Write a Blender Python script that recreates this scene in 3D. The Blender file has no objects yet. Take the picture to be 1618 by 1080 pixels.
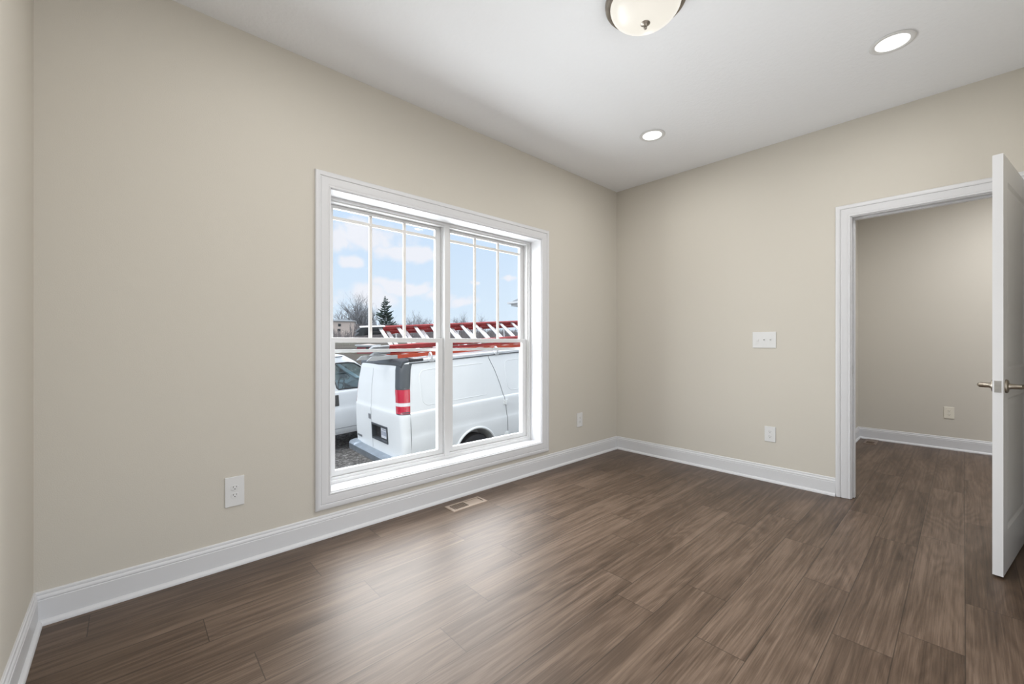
import bpy, bmesh, math, random
from math import sin, cos, pi, radians, sqrt, atan2
from mathutils import Vector, Matrix

# ------------------------------------------------------------------ camera, sky, sun, daylight, exposure
scene = bpy.context.scene
COL = scene.collection
W_PX, H_PX, F_PX = 1618.0, 1080.0, 657.65
CAM_H = 1.135
CEIL = 2.743
YAW = radians(47.33)               # view axis, turned from the +X (window wall) direction
XE, YN, XW, YS = 3.851, 2.5225, -0.279, -0.53      # east, north, west and south faces of the room

cam_data = bpy.data.cameras.new('camera')
cam_data.sensor_width = 36.0
cam_data.lens = F_PX / W_PX * 36.0
cam_data.shift_y = 0.55 / W_PX
cam_data.clip_start = 0.02
cam_data.clip_end = 2000
cam = bpy.data.objects.new('camera', cam_data)
COL.objects.link(cam)
cam.location = (0, 0, CAM_H)
cam.rotation_euler = (radians(90), 0, YAW - radians(90))
scene.camera = cam

vs = scene.view_settings
vs.view_transform = 'Standard'
vs.look = 'None'
vs.gamma = 1.0
vs.use_curve_mapping = False
vs.exposure = -0.12


def view_dir(px, py=540.55):
    """world direction (per unit of forward depth) through a pixel of the photograph"""
    r = (px - 809.0) / F_PX
    c, s = cos(YAW), sin(YAW)
    return Vector((c + s * r, s - c * r, (540.55 - py) / F_PX))


def at(px, py, depth):
    d = view_dir(px, py) * depth
    return Vector((d.x, d.y, d.z + CAM_H))


# ---- sky
world = bpy.data.worlds.new('sky')
scene.world = world
world.use_nodes = True
nt = world.node_tree
nt.nodes.clear()


def N(tree, kind, **kw):
    n = tree.nodes.new(kind)
    for k, v in kw.items():
        setattr(n, k, v)
    return n


def math_node(tree, op, a, b=None, clamp=False):
    n = tree.nodes.new('ShaderNodeMath')
    n.operation = op
    n.use_clamp = clamp
    for i, v in enumerate((a, b)):
        if v is None:
            continue
        if isinstance(v, (int, float)):
            n.inputs[i].default_value = v
        else:
            tree.links.new(v, n.inputs[i])
    return n.outputs[0]


def ramp(tree, fac, stops, interp='LINEAR'):
    n = tree.nodes.new('ShaderNodeValToRGB')
    n.color_ramp.interpolation = interp
    els = n.color_ramp.elements
    while len(els) < len(stops):
        els.new(0.5)
    for e, (p, c) in zip(els, stops):
        e.position = p
        e.color = (c[0], c[1], c[2], 1) if len(c) == 3 else c
    tree.links.new(fac, n.inputs[0])
    return n


def build_sky():
    L = nt.links.new
    out = N(nt, 'ShaderNodeOutputWorld')
    bg = N(nt, 'ShaderNodeBackground')
    tc = N(nt, 'ShaderNodeTexCoord')
    sep = N(nt, 'ShaderNodeSeparateXYZ')
    L(tc.outputs['Generated'], sep.inputs[0])
    up = ramp(nt, sep.outputs['Z'], [(0.0, (0.76, 0.88, 1.0)), (0.10, (0.72, 0.85, 1.0)), (0.3, (0.62, 0.78, 1.0)), (0.6, (0.75, 0.85, 1.0)), (1.0, (1.0, 1.0, 1.0))])
    # clouds: large soft banks, broken up by noise
    mp = N(nt, 'ShaderNodeMapping')
    mp.inputs['Scale'].default_value = (2.6, 2.6, 7.0)
    mp.inputs['Location'].default_value = (SKY_OFF[0], SKY_OFF[1], SKY_OFF[2])
    L(tc.outputs['Generated'], mp.inputs[0])
    nz = N(nt, 'ShaderNodeTexNoise')
    nz.inputs['Scale'].default_value = 1.0
    nz.inputs['Detail'].default_value = 5.0
    nz.inputs['Roughness'].default_value = 0.48
    L(mp.outputs[0], nz.inputs['Vector'])
    cl = ramp(nt, nz.outputs['Fac'], [(0.50, (0, 0, 0)), (0.66, (1, 1, 1))], 'EASE')
    # cloud banks low over the trees: (bearing, elevation, width, height, weight), frayed by noise
    nz2 = N(nt, 'ShaderNodeTexNoise')
    nz2.inputs['Scale'].default_value = 9.0
    nz2.inputs['Detail'].default_value = 5.0
    L(tc.outputs['Generated'], nz2.inputs['Vector'])
    s2 = N(nt, 'ShaderNodeSeparateColor')
    L(nz2.outputs['Color'], s2.inputs[0])
    az = math_node(nt, 'ADD', math_node(nt, 'ARCTAN2', sep.outputs['Y'], sep.outputs['X']), math_node(nt, 'MULTIPLY', math_node(nt, 'SUBTRACT', s2.outputs[0], 0.5), 0.30))
    el = math_node(nt, 'ADD', sep.outputs['Z'], math_node(nt, 'MULTIPLY', math_node(nt, 'SUBTRACT', s2.outputs[1], 0.5), 0.10))
    total = None
    for (px, py, wx, wy, wt) in SKY_CLOUDS:
        d = view_dir(px, py).normalized()
        a0, e0 = atan2(d.y, d.x), d.z
        qa = math_node(nt, 'POWER', math_node(nt, 'ABSOLUTE', math_node(nt, 'DIVIDE', math_node(nt, 'SUBTRACT', az, a0), wx / 700.0)), 2.0)
        qe = math_node(nt, 'POWER', math_node(nt, 'ABSOLUTE', math_node(nt, 'DIVIDE', math_node(nt, 'SUBTRACT', el, e0), wy / 700.0)), 2.0)
        g = math_node(nt, 'MULTIPLY', math_node(nt, 'EXPONENT', math_node(nt, 'MULTIPLY', math_node(nt, 'ADD', qa, qe), -1.0)), wt)
        total = g if total is None else math_node(nt, 'MAXIMUM', total, g)
    tot = ramp(nt, total, [(0.25, (0, 0, 0)), (0.72, (1, 1, 1))], 'EASE')
    # the general cloud field thins out towards the horizon
    hi = ramp(nt, sep.outputs['Z'], [(0.22, (0, 0, 0)), (0.45, (1, 1, 1))])
    cfac = math_node(nt, 'MAXIMUM', tot.outputs[0], math_node(nt, 'MULTIPLY', cl.outputs[0], hi.outputs[0]))
    mix = N(nt, 'ShaderNodeMix', data_type='RGBA')
    L(cfac, mix.inputs['Factor'])
    L(up.outputs[0], mix.inputs['A'])
    mix.inputs['B'].default_value = (0.90, 0.91, 0.98, 1)
    # an overcast dome is brighter high up than near the horizon
    st = ramp(nt, sep.outputs['Z'], [(0.0, (1, 1, 1)), (0.36, (1, 1, 1)), (0.8, (2.4, 2.4, 2.4))])
    mul = N(nt, 'ShaderNodeMix', data_type='RGBA')
    mul.blend_type = 'MULTIPLY'
    mul.inputs['Factor'].default_value = 1.0
    L(mix.outputs['Result'], mul.inputs['A'])
    L(st.outputs[0], mul.inputs['B'])
    L(mul.outputs['Result'], bg.inputs['Color'])
    bg.inputs['Strength'].default_value = SKY_STRENGTH
    L(bg.outputs[0], out.inputs[0])


SKY_OFF = (0.35, 0.2, 0.0)
SKY_CLOUDS = ((585, 372, 60, 22, 1.0), (655, 392, 45, 18, .95), (548, 412, 34, 14, .95), (640, 452, 48, 15, 1.0), (585, 468, 60, 22, .8), (690, 466, 40, 14, .75),
              (732, 443, 18, 6, .75), (815, 441, 18, 8, .8), (520, 375, 40, 20, .9))
SKY_STRENGTH = 1.1
build_sky()


def lamp(name, kind, energy, loc, rot=(0, 0, 0), color=(1, 1, 1), size=None, size_y=None, shape=None, parent=None, **kw):
    d = bpy.data.lights.new(name, kind)
    d.energy = energy
    d.color = color
    if kind == 'AREA':
        d.shape = shape or 'RECTANGLE'
        d.size = size
        if size_y:
            d.size_y = size_y
    elif kind in ('POINT', 'SPOT') and size is not None:
        d.shadow_soft_size = size
    for k, v in kw.items():
        setattr(d, k, v)
    o = bpy.data.objects.new(name, d)
    COL.objects.link(o)
    if parent:
        o.parent = parent
    o.location = loc
    o.rotation_euler = rot
    return o


SUN_DIR = Vector((0.85, 0.01, -0.55))
sun = lamp('sun', 'SUN', 1.25, (-8, -8, 12), color=(1.0, 0.98, 0.95), angle=radians(25))
sun.rotation_euler = SUN_DIR.to_track_quat('-Z', 'Y').to_euler()

# daylight coming in through the window: from the bright drive and vans, and from the sky above them
DAYLIGHT = lamp('window_daylight', 'AREA', 122, (1.775, YN + 0.80, 0.95), (radians(-90), 0, 0), color=(0.95, 0.975, 1.0), size=2.5, size_y=1.6)
SKYLIGHT = lamp('window_skylight', 'AREA', 75, (1.775, YN + 0.95, 2.35), (radians(-50), 0, 0), color=(0.94, 0.97, 1.0), size=2.3, size_y=1.3)
# light of the hall beyond the doorway
HALL_LAMP = lamp('hall_light', 'AREA', 46, (5.2, -0.6, CEIL - 0.02), (0, 0, 0), color=(0.98, 0.985, 1.0), size=0.5)
# added fill lamp, unseen behind the camera, brightening the window wall from the front
FILL_LAMP = lamp('added_fill_light', 'AREA', 29, (1.05, YS - 0.14, 1.10), (radians(106), 0, 0), color=(0.96, 0.98, 1.0), size=2.2, size_y=1.9)

# ------------------------------------------------------------------ helpers
random.seed(7)


def mat(name, color, rough=0.5, metal=0.0, var=0.0, var_scale=6.0, bump=0.0, bump_scale=60.0, spec=0.5, coat=0.0, emis=None, emis_s=0.0):
    m = bpy.data.materials.new(name)
    m.use_nodes = True
    t = m.node_tree
    b = t.nodes['Principled BSDF']
    b.inputs['Base Color'].default_value = (*color, 1)
    b.inputs['Roughness'].default_value = rough
    b.inputs['Metallic'].default_value = metal
    b.inputs['Specular IOR Level'].default_value = spec
    if coat:
        b.inputs['Coat Weight'].default_value = coat
        b.inputs['Coat Roughness'].default_value = 0.12
    if emis:
        b.inputs['Emission Color'].default_value = (*emis, 1)
        b.inputs['Emission Strength'].default_value = emis_s
    tc = t.nodes.new('ShaderNodeTexCoord')
    if var > 0:
        nz = t.nodes.new('ShaderNodeTexNoise')
        nz.inputs['Scale'].default_value = var_scale
        nz.inputs['Detail'].default_value = 4
        t.links.new(tc.outputs['Object'], nz.inputs['Vector'])
        lo = tuple(max(0, c * (1 - var)) for c in color)
        hi = tuple(min(1, c * (1 + var)) for c in color)
        r = ramp(t, nz.outputs['Fac'], [(0.3, lo), (0.7, hi)])
        t.links.new(r.outputs[0], b.inputs['Base Color'])
    if bump > 0:
        nb = t.nodes.new('ShaderNodeTexNoise')
        nb.inputs['Scale'].default_value = bump_scale
        nb.inputs['Detail'].default_value = 3
        t.links.new(tc.outputs['Object'], nb.inputs['Vector'])
        bp = t.nodes.new('ShaderNodeBump')
        bp.inputs['Strength'].default_value = bump
        bp.inputs['Distance'].default_value = 0.004
        t.links.new(nb.outputs['Fac'], bp.inputs['Height'])
        t.links.new(bp.outputs[0], b.inputs['Normal'])
    return m


def tag(o, label=None, cat=None, group=None, kind=None):
    if label:
        o['label'] = label
    if cat:
        o['category'] = cat
    if group:
        o['group'] = group
    if kind:
        o['kind'] = kind
    return o


def empty(name, loc=(0, 0, 0), rot=(0, 0, 0), label=None, cat=None, group=None, kind=None):
    o = bpy.data.objects.new(name, None)
    o.empty_display_size = 0.1
    COL.objects.link(o)
    o.location = loc
    o.rotation_euler = rot
    return tag(o, label, cat, group, kind)


KIDS = {}


class MB:
    """collects shapes and links them as ONE mesh object"""

    def __init__(self):
        self.v, self.f = [], []

    def add(self, vs_, fs_):
        n = len(self.v)
        self.v += [tuple(p) for p in vs_]
        self.f += [tuple(i + n for i in f) for f in fs_]
        return self

    def box(self, x0, x1, y0, y1, z0, z1, mtx=None):
        p = [(x, y, z) for x in (x0, x1) for y in (y0, y1) for z in (z0, z1)]
        if mtx is not None:
            p = [mtx @ Vector(q) for q in p]
        return self.add(p, [(0, 1, 3, 2), (4, 6, 7, 5), (0, 4, 5, 1), (2, 3, 7, 6), (0, 2, 6, 4), (1, 5, 7, 3)])

    def rings(self, rings_, closed=True, cap=True):
        n = len(rings_[0])
        p = [q for r in rings_ for q in r]
        f = []
        for i in range(len(rings_) - 1):
            for j in range(n if closed else n - 1):
                k = (j + 1) % n
                f.append((i * n + j, i * n + k, (i + 1) * n + k, (i + 1) * n + j))
        if cap and closed:
            f.append(tuple(reversed(range(n))))
            f.append(tuple(range((len(rings_) - 1) * n, len(rings_) * n)))
        return self.add(p, f)

    def tube(self, pts, r, n=8, cap=True):
        pts = [Vector(p) for p in pts]
        rr = r if isinstance(r, (list, tuple)) else [r] * len(pts)
        out = []
        u = None
        for i, p in enumerate(pts):
            a = pts[max(i - 1, 0)]
            b = pts[min(i + 1, len(pts) - 1)]
            t = (b - a).normalized()
            if u is None:
                u = t.orthogonal().normalized()
            else:
                u = (u - t * u.dot(t))
                u = u.normalized() if u.length > 1e-6 else t.orthogonal().normalized()
            w = t.cross(u)
            out.append([p + (u * cos(2 * pi * j / n) + w * sin(2 * pi * j / n)) * rr[i] for j in range(n)])
        return self.rings(out, True, cap)

    def lathe(self, prof, n=32, mtx=None, cap=True):
        """prof = (radius, height) pairs about +Z"""
        out = []
        for r, z in prof:
            q = [Vector((r * cos(2 * pi * j / n), r * sin(2 * pi * j / n), z)) for j in range(n)]
            if mtx is not None:
                q = [mtx @ a for a in q]
            out.append(q)
        return self.rings(out, True, cap)

    def prism(self, poly, fn, d0, d1):
        """poly in 2D, fn(a, b, d) -> 3D point"""
        return self.rings([[fn(a, b, d0) for a, b in poly], [fn(a, b, d1) for a, b in poly]])

    def sweep(self, prof, frames, closed=False):
        """prof = list of (a, b); frames = functions (a, b) -> point"""
        n = len(prof)
        rg = [[fr(a, b) for a, b in prof] for fr in frames]
        if closed:
            p = [q for r in rg for q in r]
            f = []
            m = len(rg)
            for i in range(m):
                k = (i + 1) % m
                for j in range(n):
                    l = (j + 1) % n
                    f.append((i * n + j, i * n + l, k * n + l, k * n + j))
            return self.add(p, f)
        return self.rings(rg, True, True)

    def build(self, name, material=None, parent=None, smooth=None, bevel=0.0, seg=2, loc=None, rot=None):
        me = bpy.data.meshes.new(name)
        me.from_pydata(self.v, [], self.f)
        bm = bmesh.new()
        bm.from_mesh(me)
        bmesh.ops.remove_doubles(bm, verts=bm.verts, dist=1e-6)
        bmesh.ops.recalc_face_normals(bm, faces=bm.faces)
        if bevel > 0:
            es = [e for e in bm.edges if len(e.link_faces) == 2 and e.calc_face_angle(0) > radians(25)]
            bmesh.ops.bevel(bm, geom=es, offset=bevel, segments=seg, affect='EDGES', profile=0.6, clamp_overlap=True)
        bm.to_mesh(me)
        bm.free()
        if smooth is not None:
            me.polygons.foreach_set('use_smooth', [True] * len(me.polygons))
            me.set_sharp_from_angle(angle=radians(smooth))
        if material:
            me.materials.append(material)
        o = bpy.data.objects.new(name, me)
        COL.objects.link(o)
        if parent:
            o.parent = parent
            KIDS.setdefault(parent.name, []).append(o)
        if loc is not None:
            o.location = loc
        if rot is not None:
            o.rotation_euler = rot
        return o


def copy_tree(o, parent=None):
    c = o.copy()
    COL.objects.link(c)
    if parent:
        c.parent = parent
    for ch in list(o.children):
        copy_tree(ch, c)
    return c


def boolean(obj, cutters):
    for c in cutters:
        m = obj.modifiers.new('cut', 'BOOLEAN')
        m.operation = 'DIFFERENCE'
        m.solver = 'EXACT'
        m.object = c
    bpy.context.view_layer.update()
    dg = bpy.context.evaluated_depsgraph_get()
    me = bpy.data.meshes.new_from_object(obj.evaluated_get(dg))
    obj.modifiers.clear()
    old = obj.data
    obj.data = me
    me.name = old.name
    for c in cutters:
        d = c.data
        bpy.data.objects.remove(c)
        bpy.data.meshes.remove(d)
    return obj


# ------------------------------------------------------------------ interior materials
M_wall = mat('greige_paint', (0.575, 0.541, 0.478), 0.75, bump=0.12, bump_scale=220, spec=0.25)
M_ceil = mat('ceiling_paint', (0.815, 0.825, 0.842), 0.85, bump=0.55, bump_scale=45, spec=0.2)
M_trim = mat('white_trim_paint', (0.635, 0.635, 0.645), 0.38, spec=0.4)
M_vinyl = mat('white_vinyl', (0.66, 0.66, 0.66), 0.4)
M_muntin = mat('grille_vinyl', (0.72, 0.70, 0.67), 0.45)
M_door = mat('door_paint', (0.655, 0.655, 0.665), 0.30, spec=0.5)
M_plate = mat('white_plastic', (0.68, 0.68, 0.675), 0.35)
M_almond = mat('almond_plastic', (0.74, 0.70, 0.60), 0.4)
M_slot = mat('dark_slot', (0.03, 0.03, 0.03), 0.8)
M_nickel = mat('brushed_nickel', (0.36, 0.32, 0.27), 0.32, metal=1.0, var=0.08, var_scale=60)
M_steel = mat('satin_steel', (0.50, 0.50, 0.50), 0.30, metal=1.0)
M_vent = mat('tan_register', (0.29, 0.225, 0.175), 0.45)
M_duct = mat('duct_dark', (0.015, 0.012, 0.010), 0.9)


def glass_mat(name, tint=(0.98, 0.99, 0.99), gloss=0.012):
    m = bpy.data.materials.new(name)
    m.use_nodes = True
    t = m.node_tree
    t.nodes.clear()
    o = t.nodes.new('ShaderNodeOutputMaterial')
    tr = t.nodes.new('ShaderNodeBsdfTransparent')
    tr.inputs[0].default_value = (*tint, 1)
    gl = t.nodes.new('ShaderNodeBsdfGlossy')
    gl.inputs['Roughness'].default_value = 0.02
    mx = t.nodes.new('ShaderNodeMixShader')
    mx.inputs[0].default_value = gloss
    t.links.new(tr.outputs[0], mx.inputs[1])
    t.links.new(gl.outputs[0], mx.inputs[2])
    t.links.new(mx.outputs[0], o.inputs[0])
    return m


M_glass = glass_mat('window_glass')


def floor_mat():
    m = bpy.data.materials.new('oak_vinyl_planks')
    m.use_nodes = True
    t = m.node_tree
    L = t.links.new
    b = t.nodes['Principled BSDF']
    uv = N(t, 'ShaderNodeUVMap', uv_map='plank')
    ed = N(t, 'ShaderNodeUVMap', uv_map='edge')
    at_ = N(t, 'ShaderNodeAttribute', attribute_name='rnd')
    su = N(t, 'ShaderNodeSeparateXYZ')
    L(uv.outputs[0], su.inputs[0])
    sr = N(t, 'ShaderNodeSeparateColor')
    L(at_.outputs['Color'], sr.inputs[0])
    r1, r2, r3 = sr.outputs[0], sr.outputs[1], sr.outputs[2]

    def vec(a, sa, bb, sb, off):
        c = N(t, 'ShaderNodeCombineXYZ')
        L(math_node(t, 'ADD', math_node(t, 'MULTIPLY', a, sa), math_node(t, 'MULTIPLY', r1, 40.0)), c.inputs[0])
        L(math_node(t, 'ADD', math_node(t, 'MULTIPLY', bb, sb), math_node(t, 'MULTIPLY', r2, 25.0)), c.inputs[1])
        L(math_node(t, 'ADD', math_node(t, 'MULTIPLY', r3, 30.0), off), c.inputs[2])
        return c.outputs[0]

    def noise(v, detail, rough=0.5, dist=0.0):
        n = N(t, 'ShaderNodeTexNoise')
        n.inputs['Scale'].default_value = 1.0
        n.inputs['Detail'].default_value = detail
        n.inputs['Roughness'].default_value = rough
        n.inputs['Distortion'].default_value = dist
        L(v, n.inputs['Vector'])
        return n.outputs['Fac']

    u, v = su.outputs['X'], su.outputs['Y']
    # cathedral figure: iso-lines of a stretched smooth noise
    base = noise(vec(u, 0.65, v, 4.6, 0.0), 2.0, 0.45, 0.25)
    rings = math_node(t, 'SINE', math_node(t, 'MULTIPLY', base, 105.0))
    rings = math_node(t, 'MULTIPLY_ADD', rings, 0.5)
    rings.node.inputs[2].default_value = 0.5
    cloud = noise(vec(u, 1.6, v, 8.0, 5.0), 2.0)
    streak = noise(vec(u, 5.0, v, 190.0, 9.0), 3.0, 0.65)
    wide = noise(vec(u, 0.9, v, 44.0, 3.0), 5.0, 0.6)
    tone = math_node(t, 'MULTIPLY', cloud, 0.26)
    tone = math_node(t, 'ADD', tone, math_node(t, 'MULTIPLY', wide, 0.36))
    tone = math_node(t, 'ADD', tone, math_node(t, 'MULTIPLY', streak, 0.36))
    tone = math_node(t, 'ADD', tone, math_node(t, 'MULTIPLY', rings, 0.05))
    tone = math_node(t, 'ADD', tone, math_node(t, 'MULTIPLY', r3, 0.07))
    cr = ramp(t, tone, [(0.37, FLOOR_C[0]), (0.53, FLOOR_C[1]), (0.69, FLOOR_C[2])])
    # seams
    se = N(t, 'ShaderNodeSeparateXYZ')
    L(ed.outputs[0], se.inputs[0])
    gap = math_node(t, 'MINIMUM', se.outputs['X'], se.outputs['Y'])
    line = math_node(t, 'GREATER_THAN', gap, 0.0016)
    line = math_node(t, 'MULTIPLY_ADD', line, 0.62)
    line.node.inputs[2].default_value = 0.38
    mx = N(t, 'ShaderNodeMix', data_type='RGBA')
    mx.blend_type = 'MULTIPLY'
    mx.inputs['Factor'].default_value = 1.0
    L(cr.outputs[0], mx.inputs['A'])
    L(line, mx.inputs['B'])
    L(mx.outputs['Result'], b.inputs['Base Color'])
    rg = math_node(t, 'MULTIPLY_ADD', streak, 0.10)
    rg.node.inputs[2].default_value = FLOOR_ROUGH
    L(rg, b.inputs['Roughness'])
    b.inputs['Specular IOR Level'].default_value = 0.56
    b.inputs['Specular Tint'].default_value = (1.0, 0.87, 0.76, 1)
    bp = N(t, 'ShaderNodeBump')
    bp.inputs['Strength'].default_value = 0.12
    bp.inputs['Distance'].default_value = 0.001
    L(streak, bp.inputs['Height'])
    L(bp.outputs[0], b.inputs['Normal'])
    return m


FLOOR_C = ((0.024, 0.0130, 0.0072), (0.076, 0.0482, 0.0315), (0.152, 0.105, 0.075))
FLOOR_ROUGH = 0.37

# ------------------------------------------------------------------ floor: planks run along X
XHALL, YHALL = 6.40, 0.852


def build_floor():
    rows = {2.292: -.118, 2.1145: .690, 1.9385: .226, 1.7625: .827, 1.589: .340, 1.412: 1.163, 1.2345: .912,
            1.0575: 0.55, .8805: 1.62, .7035: 1.928, .5265: 2.81, .3495: 2.405, .1725: 2.02, -.0045: 2.226}
    W, PL = 0.1765, 1.198
    edges = sorted(rows)
    y0 = edges[0]
    ys = []
    y = y0
    rnd = random.Random(3)
    lows = []
    while y > -2.2:
        y -= W
        lows.append((y, rnd.random() * PL))
    lows.reverse()
    allrows = lows + [(e, rows[e]) for e in edges]
    vs_, fs_, uv1, uv2, cols = [], [], [], [], []
    xa, xb = XW - 0.05, XHALL + 0.05
    for i, (ya, joint) in enumerate(allrows):
        yb = allrows[i + 1][0] if i + 1 < len(allrows) else ya + W
        ytop = min(yb, YN + 0.05)
        if i + 1 == len(allrows):
            # the ripped strip along the window wall is part of one more row
            pass
        x = joint - math.ceil((joint - xa) / PL) * PL
        while x < xb:
            a, e = max(x, xa), min(x + PL, xb)
            n = len(vs_)
            vs_ += [(a, ya, 0), (e, ya, 0), (e, yb, 0), (a, yb, 0)]
            fs_.append((n, n + 1, n + 2, n + 3))
            uv1.append(((a, ya), (e, ya), (e, yb), (a, yb)))
            cols.append((rnd.random(), rnd.random(), rnd.random(), 1))
            x += PL
    # last narrow strip up to and under the baseboard
    ya = allrows[-1][0] + W
    for k in range(6):
        a, e = xa + k * PL, min(xa + (k + 1) * PL, xb)
        if a >= xb:
            break
        n = len(vs_)
        vs_ += [(a, ya, 0), (e, ya, 0), (e, YN + .05, 0), (a, YN + .05, 0)]
        fs_.append((n, n + 1, n + 2, n + 3))
        cols.append((rnd.random(), rnd.random(), rnd.random(), 1))
    me = bpy.data.meshes.new('floor')
    me.from_pydata(vs_, [], fs_)
    me.uv_layers.new(name='plank')
    me.color_attributes.new('rnd', 'FLOAT_COLOR', 'CORNER')
    l1, ca = me.uv_layers['plank'], me.color_attributes['rnd']
    for p in me.polygons:
        for li in p.loop_indices:
            co = me.vertices[me.loops[li].vertex_index].co
            l1.data[li].uv = (co.x, co.y)
            ca.data[li].color = cols[p.index]
    # split each plank in four so that the distance to the edge is linear: store edge distances
    bm = bmesh.new()
    bm.from_mesh(me)
    bm.to_mesh(me)
    bm.free()
    o = bpy.data.objects.new('floor', me)
    COL.objects.link(o)
    # inset band of 4 mm around every plank carries the seam
    bm = bmesh.new()
    bm.from_mesh(me)
    le = bm.loops.layers.uv.new('edge')
    r = bmesh.ops.inset_individual(bm, faces=bm.faces[:], thickness=0.004, use_even_offset=True)
    inner = set()
    for f in bm.faces:
        xs = [v.co.x for v in f.verts]
        ysx = [v.co.y for v in f.verts]
        if (max(xs) - min(xs)) > 0.006 and (max(ysx) - min(ysx)) > 0.006:
            # either an inner plank face or a trapezoid along a side (which is 4 mm deep one way)
            inner.add(f)
    for f in bm.faces:
        for l in f.loops:
            l[le].uv = (0.004, 0.004) if f in inner else (0.0, 0.0)
    # outer verts of the trapezoids get 0, inner verts 4 mm
    inner_v = {v for f in inner for v in f.verts}
    for f in bm.faces:
        for l in f.loops:
            d = 0.004 if l.vert in inner_v else 0.0
            l[le].uv = (d, d)
    bm.to_mesh(me)
    bm.free()
    me.materials.append(floor_mat())
    return o


floor = build_floor()
tag(floor, 'brown oak look plank floor running through room and hall', 'floor', kind='structure')


def struct(o, label, cat):
    return tag(o, label, cat, kind='structure')


# ------------------------------------------------------------------ room shell
WJ = dict(x0=0.878, x1=2.67, z0=0.258, z1=2.035)         # clear opening of the window jambs
DJ = dict(y0=-0.224, y1=0.548, z1=2.040)                 # clear opening of the door jambs
TH = 0.125                                               # thickness of the wall with the door

mb = MB()
x0, x1, z0, z1 = WJ['x0'] - .02, WJ['x1'] + .02, WJ['z0'] - .02, WJ['z1'] + .02
ya, yb = YN, YN + 0.205
mb.box(XW - .2, x0, ya, yb, -0.2, CEIL + .2).box(x1, XE + TH, ya, yb, -0.2, CEIL + .2)
mb.box(x0, x1, ya, yb, -0.2, z0).box(x0, x1, ya, yb, z1, CEIL + .2)
struct(mb.build('wall_north', M_wall), 'greige wall with the big double window', 'wall')

mb = MB()
a, b, z1 = DJ['y0'] - .02, DJ['y1'] + .02, DJ['z1'] + .02
mb.box(XE, XE + TH, b, YN, -.2, CEIL + .2).box(XE, XE + TH, YS - .2, a, -.2, CEIL + .2).box(XE, XE + TH, a, b, z1, CEIL + .2)
struct(mb.build('wall_east', M_wall), 'greige wall with the light switches and the doorway', 'wall')
struct(MB().box(XW - .2, XW, YS - .2, YN, -.2, CEIL + .2).build('wall_west', M_wall), 'narrow strip of greige wall at the left picture edge', 'wall')
mb = MB()
mb.box(XW, -.12, YS - .12, YS, -.2, CEIL + .2).box(2.15, XE, YS - .12, YS, -.2, CEIL + .2).box(-.12, 2.15, YS - .12, YS, 2.1, CEIL + .2).box(-.12, 2.15, YS - .12, YS, -.2, -.001)  # unseen opening added so the fill lamp can shine into the room
struct(mb.build('wall_south', M_wall), 'greige wall behind the viewer with a wide opening added for the fill lamp', 'wall')
struct(MB().box(XW, XE, YS, YN, CEIL, CEIL + .2).build('ceiling', M_ceil), 'white lightly textured ceiling of the room', 'ceiling')

# hall beyond the doorway
mb = MB()
mb.box(XHALL, XHALL + .15, -2.2, YHALL + .15, -.2, CEIL + .2)
struct(mb.build('wall_hall_east', M_wall), 'greige far wall of the hall seen through the doorway', 'wall')
struct(MB().box(XE + TH, XHALL, YHALL, YHALL + .15, -.2, CEIL + .2).build('wall_hall_north', M_wall), 'sliver of greige hall wall beside the door jamb', 'wall')
struct(MB().box(XE + TH, XHALL + .15, -2.35, -2.2, -.2, CEIL + .2).build('wall_hall_south', M_wall), 'greige end wall of the hall behind the open door', 'wall')
struct(MB().box(XE + TH, XHALL, -2.2, YHALL, CEIL, CEIL + .2).build('ceiling_hall', M_ceil), 'white ceiling of the hall beyond the doorway', 'ceiling')

# ---- baseboards: profile (height, depth off the wall), shoe moulding at the foot
BASE = [(0, 0), (0, .027), (.008, .027), (.015, .0235), (.020, .0165), (.0205, .0135), (.098, .0135), (.1005, .0105), (.103, .0105), (.1045, .0125),
        (.111, .0125), (.1165, .0095), (.1185, .0075), (.1205, .0075), (.1215, .0085), (.1285, .0075), (.132, .0045), (.132, 0)]


def baseboard(name, p0, p1, normal, m0, m1, label):
    p0, p1, nrm = Vector((*p0, 0)), Vector((*p1, 0)), Vector((*normal, 0))
    d = (p1 - p0).normalized()
    up = Vector((0, 0, 1))
    mb_ = MB()
    mb_.sweep(BASE, [lambda z, t: p0 + nrm * t + up * z + d * (t * m0), lambda z, t: p1 + nrm * t + up * z - d * (t * m1)])
    return struct(mb_.build(name, M_trim, smooth=30), label, 'baseboard')


CAS_W = 0.087
baseboard('baseboard_north', (XW, YN), (XE, YN), (0, -1), 1, 1, 'white baseboard under the window along the whole wall')
baseboard('baseboard_east', (XE, YN), (XE, DJ['y1'] + .006 + CAS_W), (-1, 0), 1, 0, 'white baseboard from the room corner to the door casing')
baseboard('baseboard_south_east', (XE, DJ['y0'] - .006 - CAS_W), (XE, YS), (-1, 0), 0, 1, 'short white baseboard behind the open door')
baseboard('baseboard_west', (XW, YS), (XW, YN), (1, 0), 1, 1, 'white baseboard at the lower left picture corner')
baseboard('baseboard_south', (XE, YS), (2.15, YS), (0, 1), 1, 0, 'white baseboard behind the viewer')
baseboard('baseboard_hall_east', (XHALL, YHALL), (XHALL, -2.2), (-1, 0), 1, 1, 'white baseboard on the far wall of the hall')
baseboard('baseboard_hall_north', (XE + TH, YHALL), (XHALL, YHALL), (0, -1), 1, 1, 'short white baseboard in the hall beside the floor register')
baseboard('baseboard_hall_south', (XHALL, -2.2), (XE + TH, -2.2), (0, 1), 1, 1, 'white baseboard on the end wall of the hall')

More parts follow.
